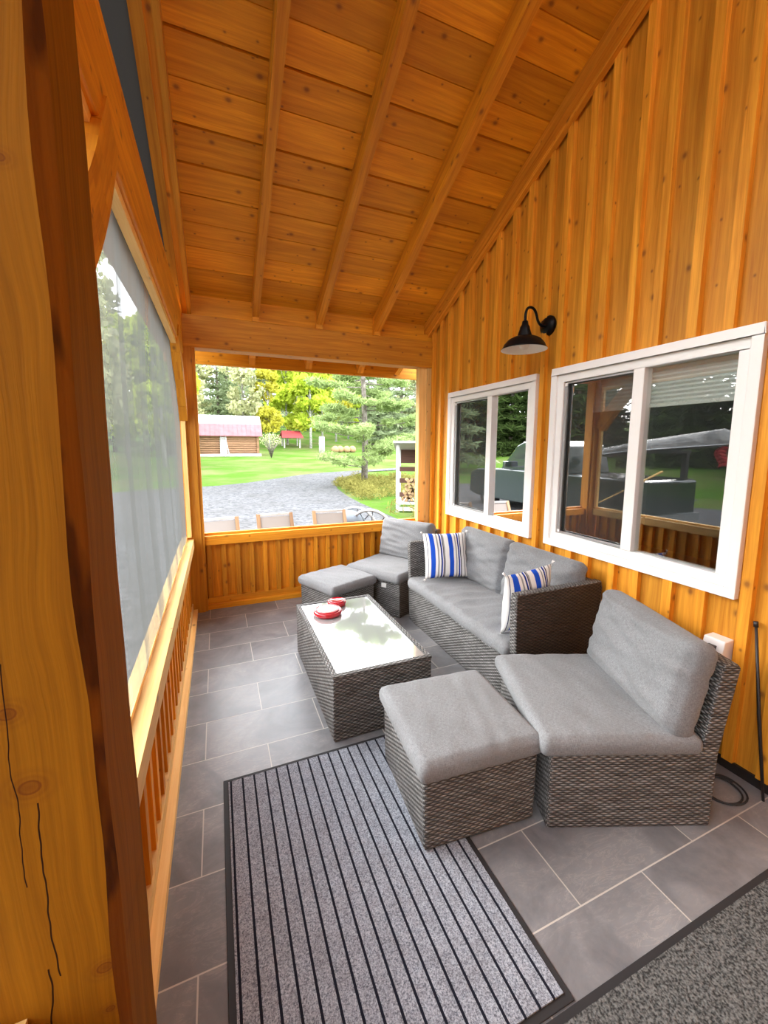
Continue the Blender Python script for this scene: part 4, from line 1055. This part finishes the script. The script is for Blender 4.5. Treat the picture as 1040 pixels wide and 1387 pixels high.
tprof([(7.55, .93), (7.75, 1.62), (8.05, 1.74), (9.0, 1.72), (9.25, 1.62), (9.95, .94)], .80, TRUCKPAINT, 'cab')
m = MB()
for sx in (-.812, .812):
    q = [(7.80, 1.02), (7.90, 1.55), (8.55, 1.62), (8.55, 1.02)]; m.poly([(TXc+sx, y, z) for y, z in q], [(0, 0)]*4, .5)
    q = [(8.65, 1.02), (8.65, 1.62), (9.1, 1.58), (9.72, 1.02)]; m.poly([(TXc+sx, y, z) for y, z in q], [(0, 0)]*4, .5)
m.build('side_glass', TRUCKGLASS, tk)
for y in (6.7, 10.45):
    for sx in (-.78, .78):
        m = MB(); c = (TXc+sx, y, tg_+.38); m.tube([(c[0]-.12, c[1], c[2]), (c[0]-.10, c[1], c[2]), (c[0]+.10, c[1], c[2]), (c[0]+.12, c[1], c[2])], [.34, .38, .38, .34], 28); w_ = m.build('wheel', TYRE, tk)
        m = MB(); m.tube([(c[0]-.13, c[1], c[2]), (c[0]+.13, c[1], c[2])], .21, 20); m.build('hub', CHROME, w_)
for sx in (-1, 1): m = MB(); m.box(TXc+sx*.93-.12, TXc+sx*.93+.12, 9.45, 9.55, 1.02, 1.18); m.build('side_mirror', TRUCKPAINT, tk, bevel=.02)
m = MB(); m.box(TXc-.9, TXc+.9, 5.38, 5.50, .05, .2); m.build('bumper', CHROME, tk)
m = MB(); m.box(TXc-.75, TXc-.65, 5.6, 5.7, .9, 1.47, 2); m.box(TXc+.65, TXc+.75, 5.6, 5.7, .9, 1.47, 2); m.box(TXc-.8, TXc+.8, 5.6, 5.7, 1.47, 1.53, 0); m.build('load_rack', DARKMETAL, tk)
cn = thing('canoe', 'white scuffed canoe tilted on the pickup bed, mirrored in the near window', 'canoe', (TXc, 5.8, 1.3)); m = MB(); rings = []; NS = 26
for i in range(NS+1):
    s_ = i/NS; y = 4.35+s_*3.05; zk = 1.72-.26*s_-.12*max(0, s_-.6); wd = .42*math.sin(math.pi*min(1, max(.0, (s_*.62+.06))))**.75*(1 if s_ < .8 else 1-(s_-.8)*3.2)+.02
    ht = (.32-.16*s_)*min(1, (s_*9)**.5+.15) if s_ < .12 else .32-.16*s_
    rings.append([(TXc+wd*math.cos(a), y, zk-.06+ht*math.sin(a)**.8 if math.sin(a) > 0 else zk-.06) for a in [math.pi*k/12 for k in range(13)]])
for i in range(NS):
    for k in range(12): m.poly([rings[i][k], rings[i+1][k], rings[i+1][k+1], rings[i][k+1]], [(0, 0)]*4, .5, smooth=True)
m.build('hull', CANOE, cn)
g_ = MB()
for k in (0, 12): g_.tube([rings[i][k] for i in range(NS+1)], .016, 6)
g_.build('gunwales', GREYMETAL, cn)
m = MB()
for i in range(6):
    for j in range(4):
        P = lambda i, j: (TXc+.12+.05*math.sin(j*1.3), 4.42+.05*math.sin(i*.9)-.26*0+j*.055, 1.60-i*.06+.02*math.sin(j))
        m.poly([P(i, j), P(i+1, j), P(i+1, j+1), P(i, j+1)], [(0, 0)]*4, .5, smooth=True)
o = m.build('red_flag', FLAG, label='red warning flag hanging from the canoe end', cat='flag')
sf = o.modifiers.new('thick', 'SOLIDIFY'); sf.thickness = .004
m = MB(); m.tube([(TXc+1.0, 5.0, 1.15), (TXc+1.15, 6.4, .3)], .02, 8); m.build('wooden_pole', PINE_LIGHT, label='thin wooden pole leaning at the back of the pickup', cat='pole')
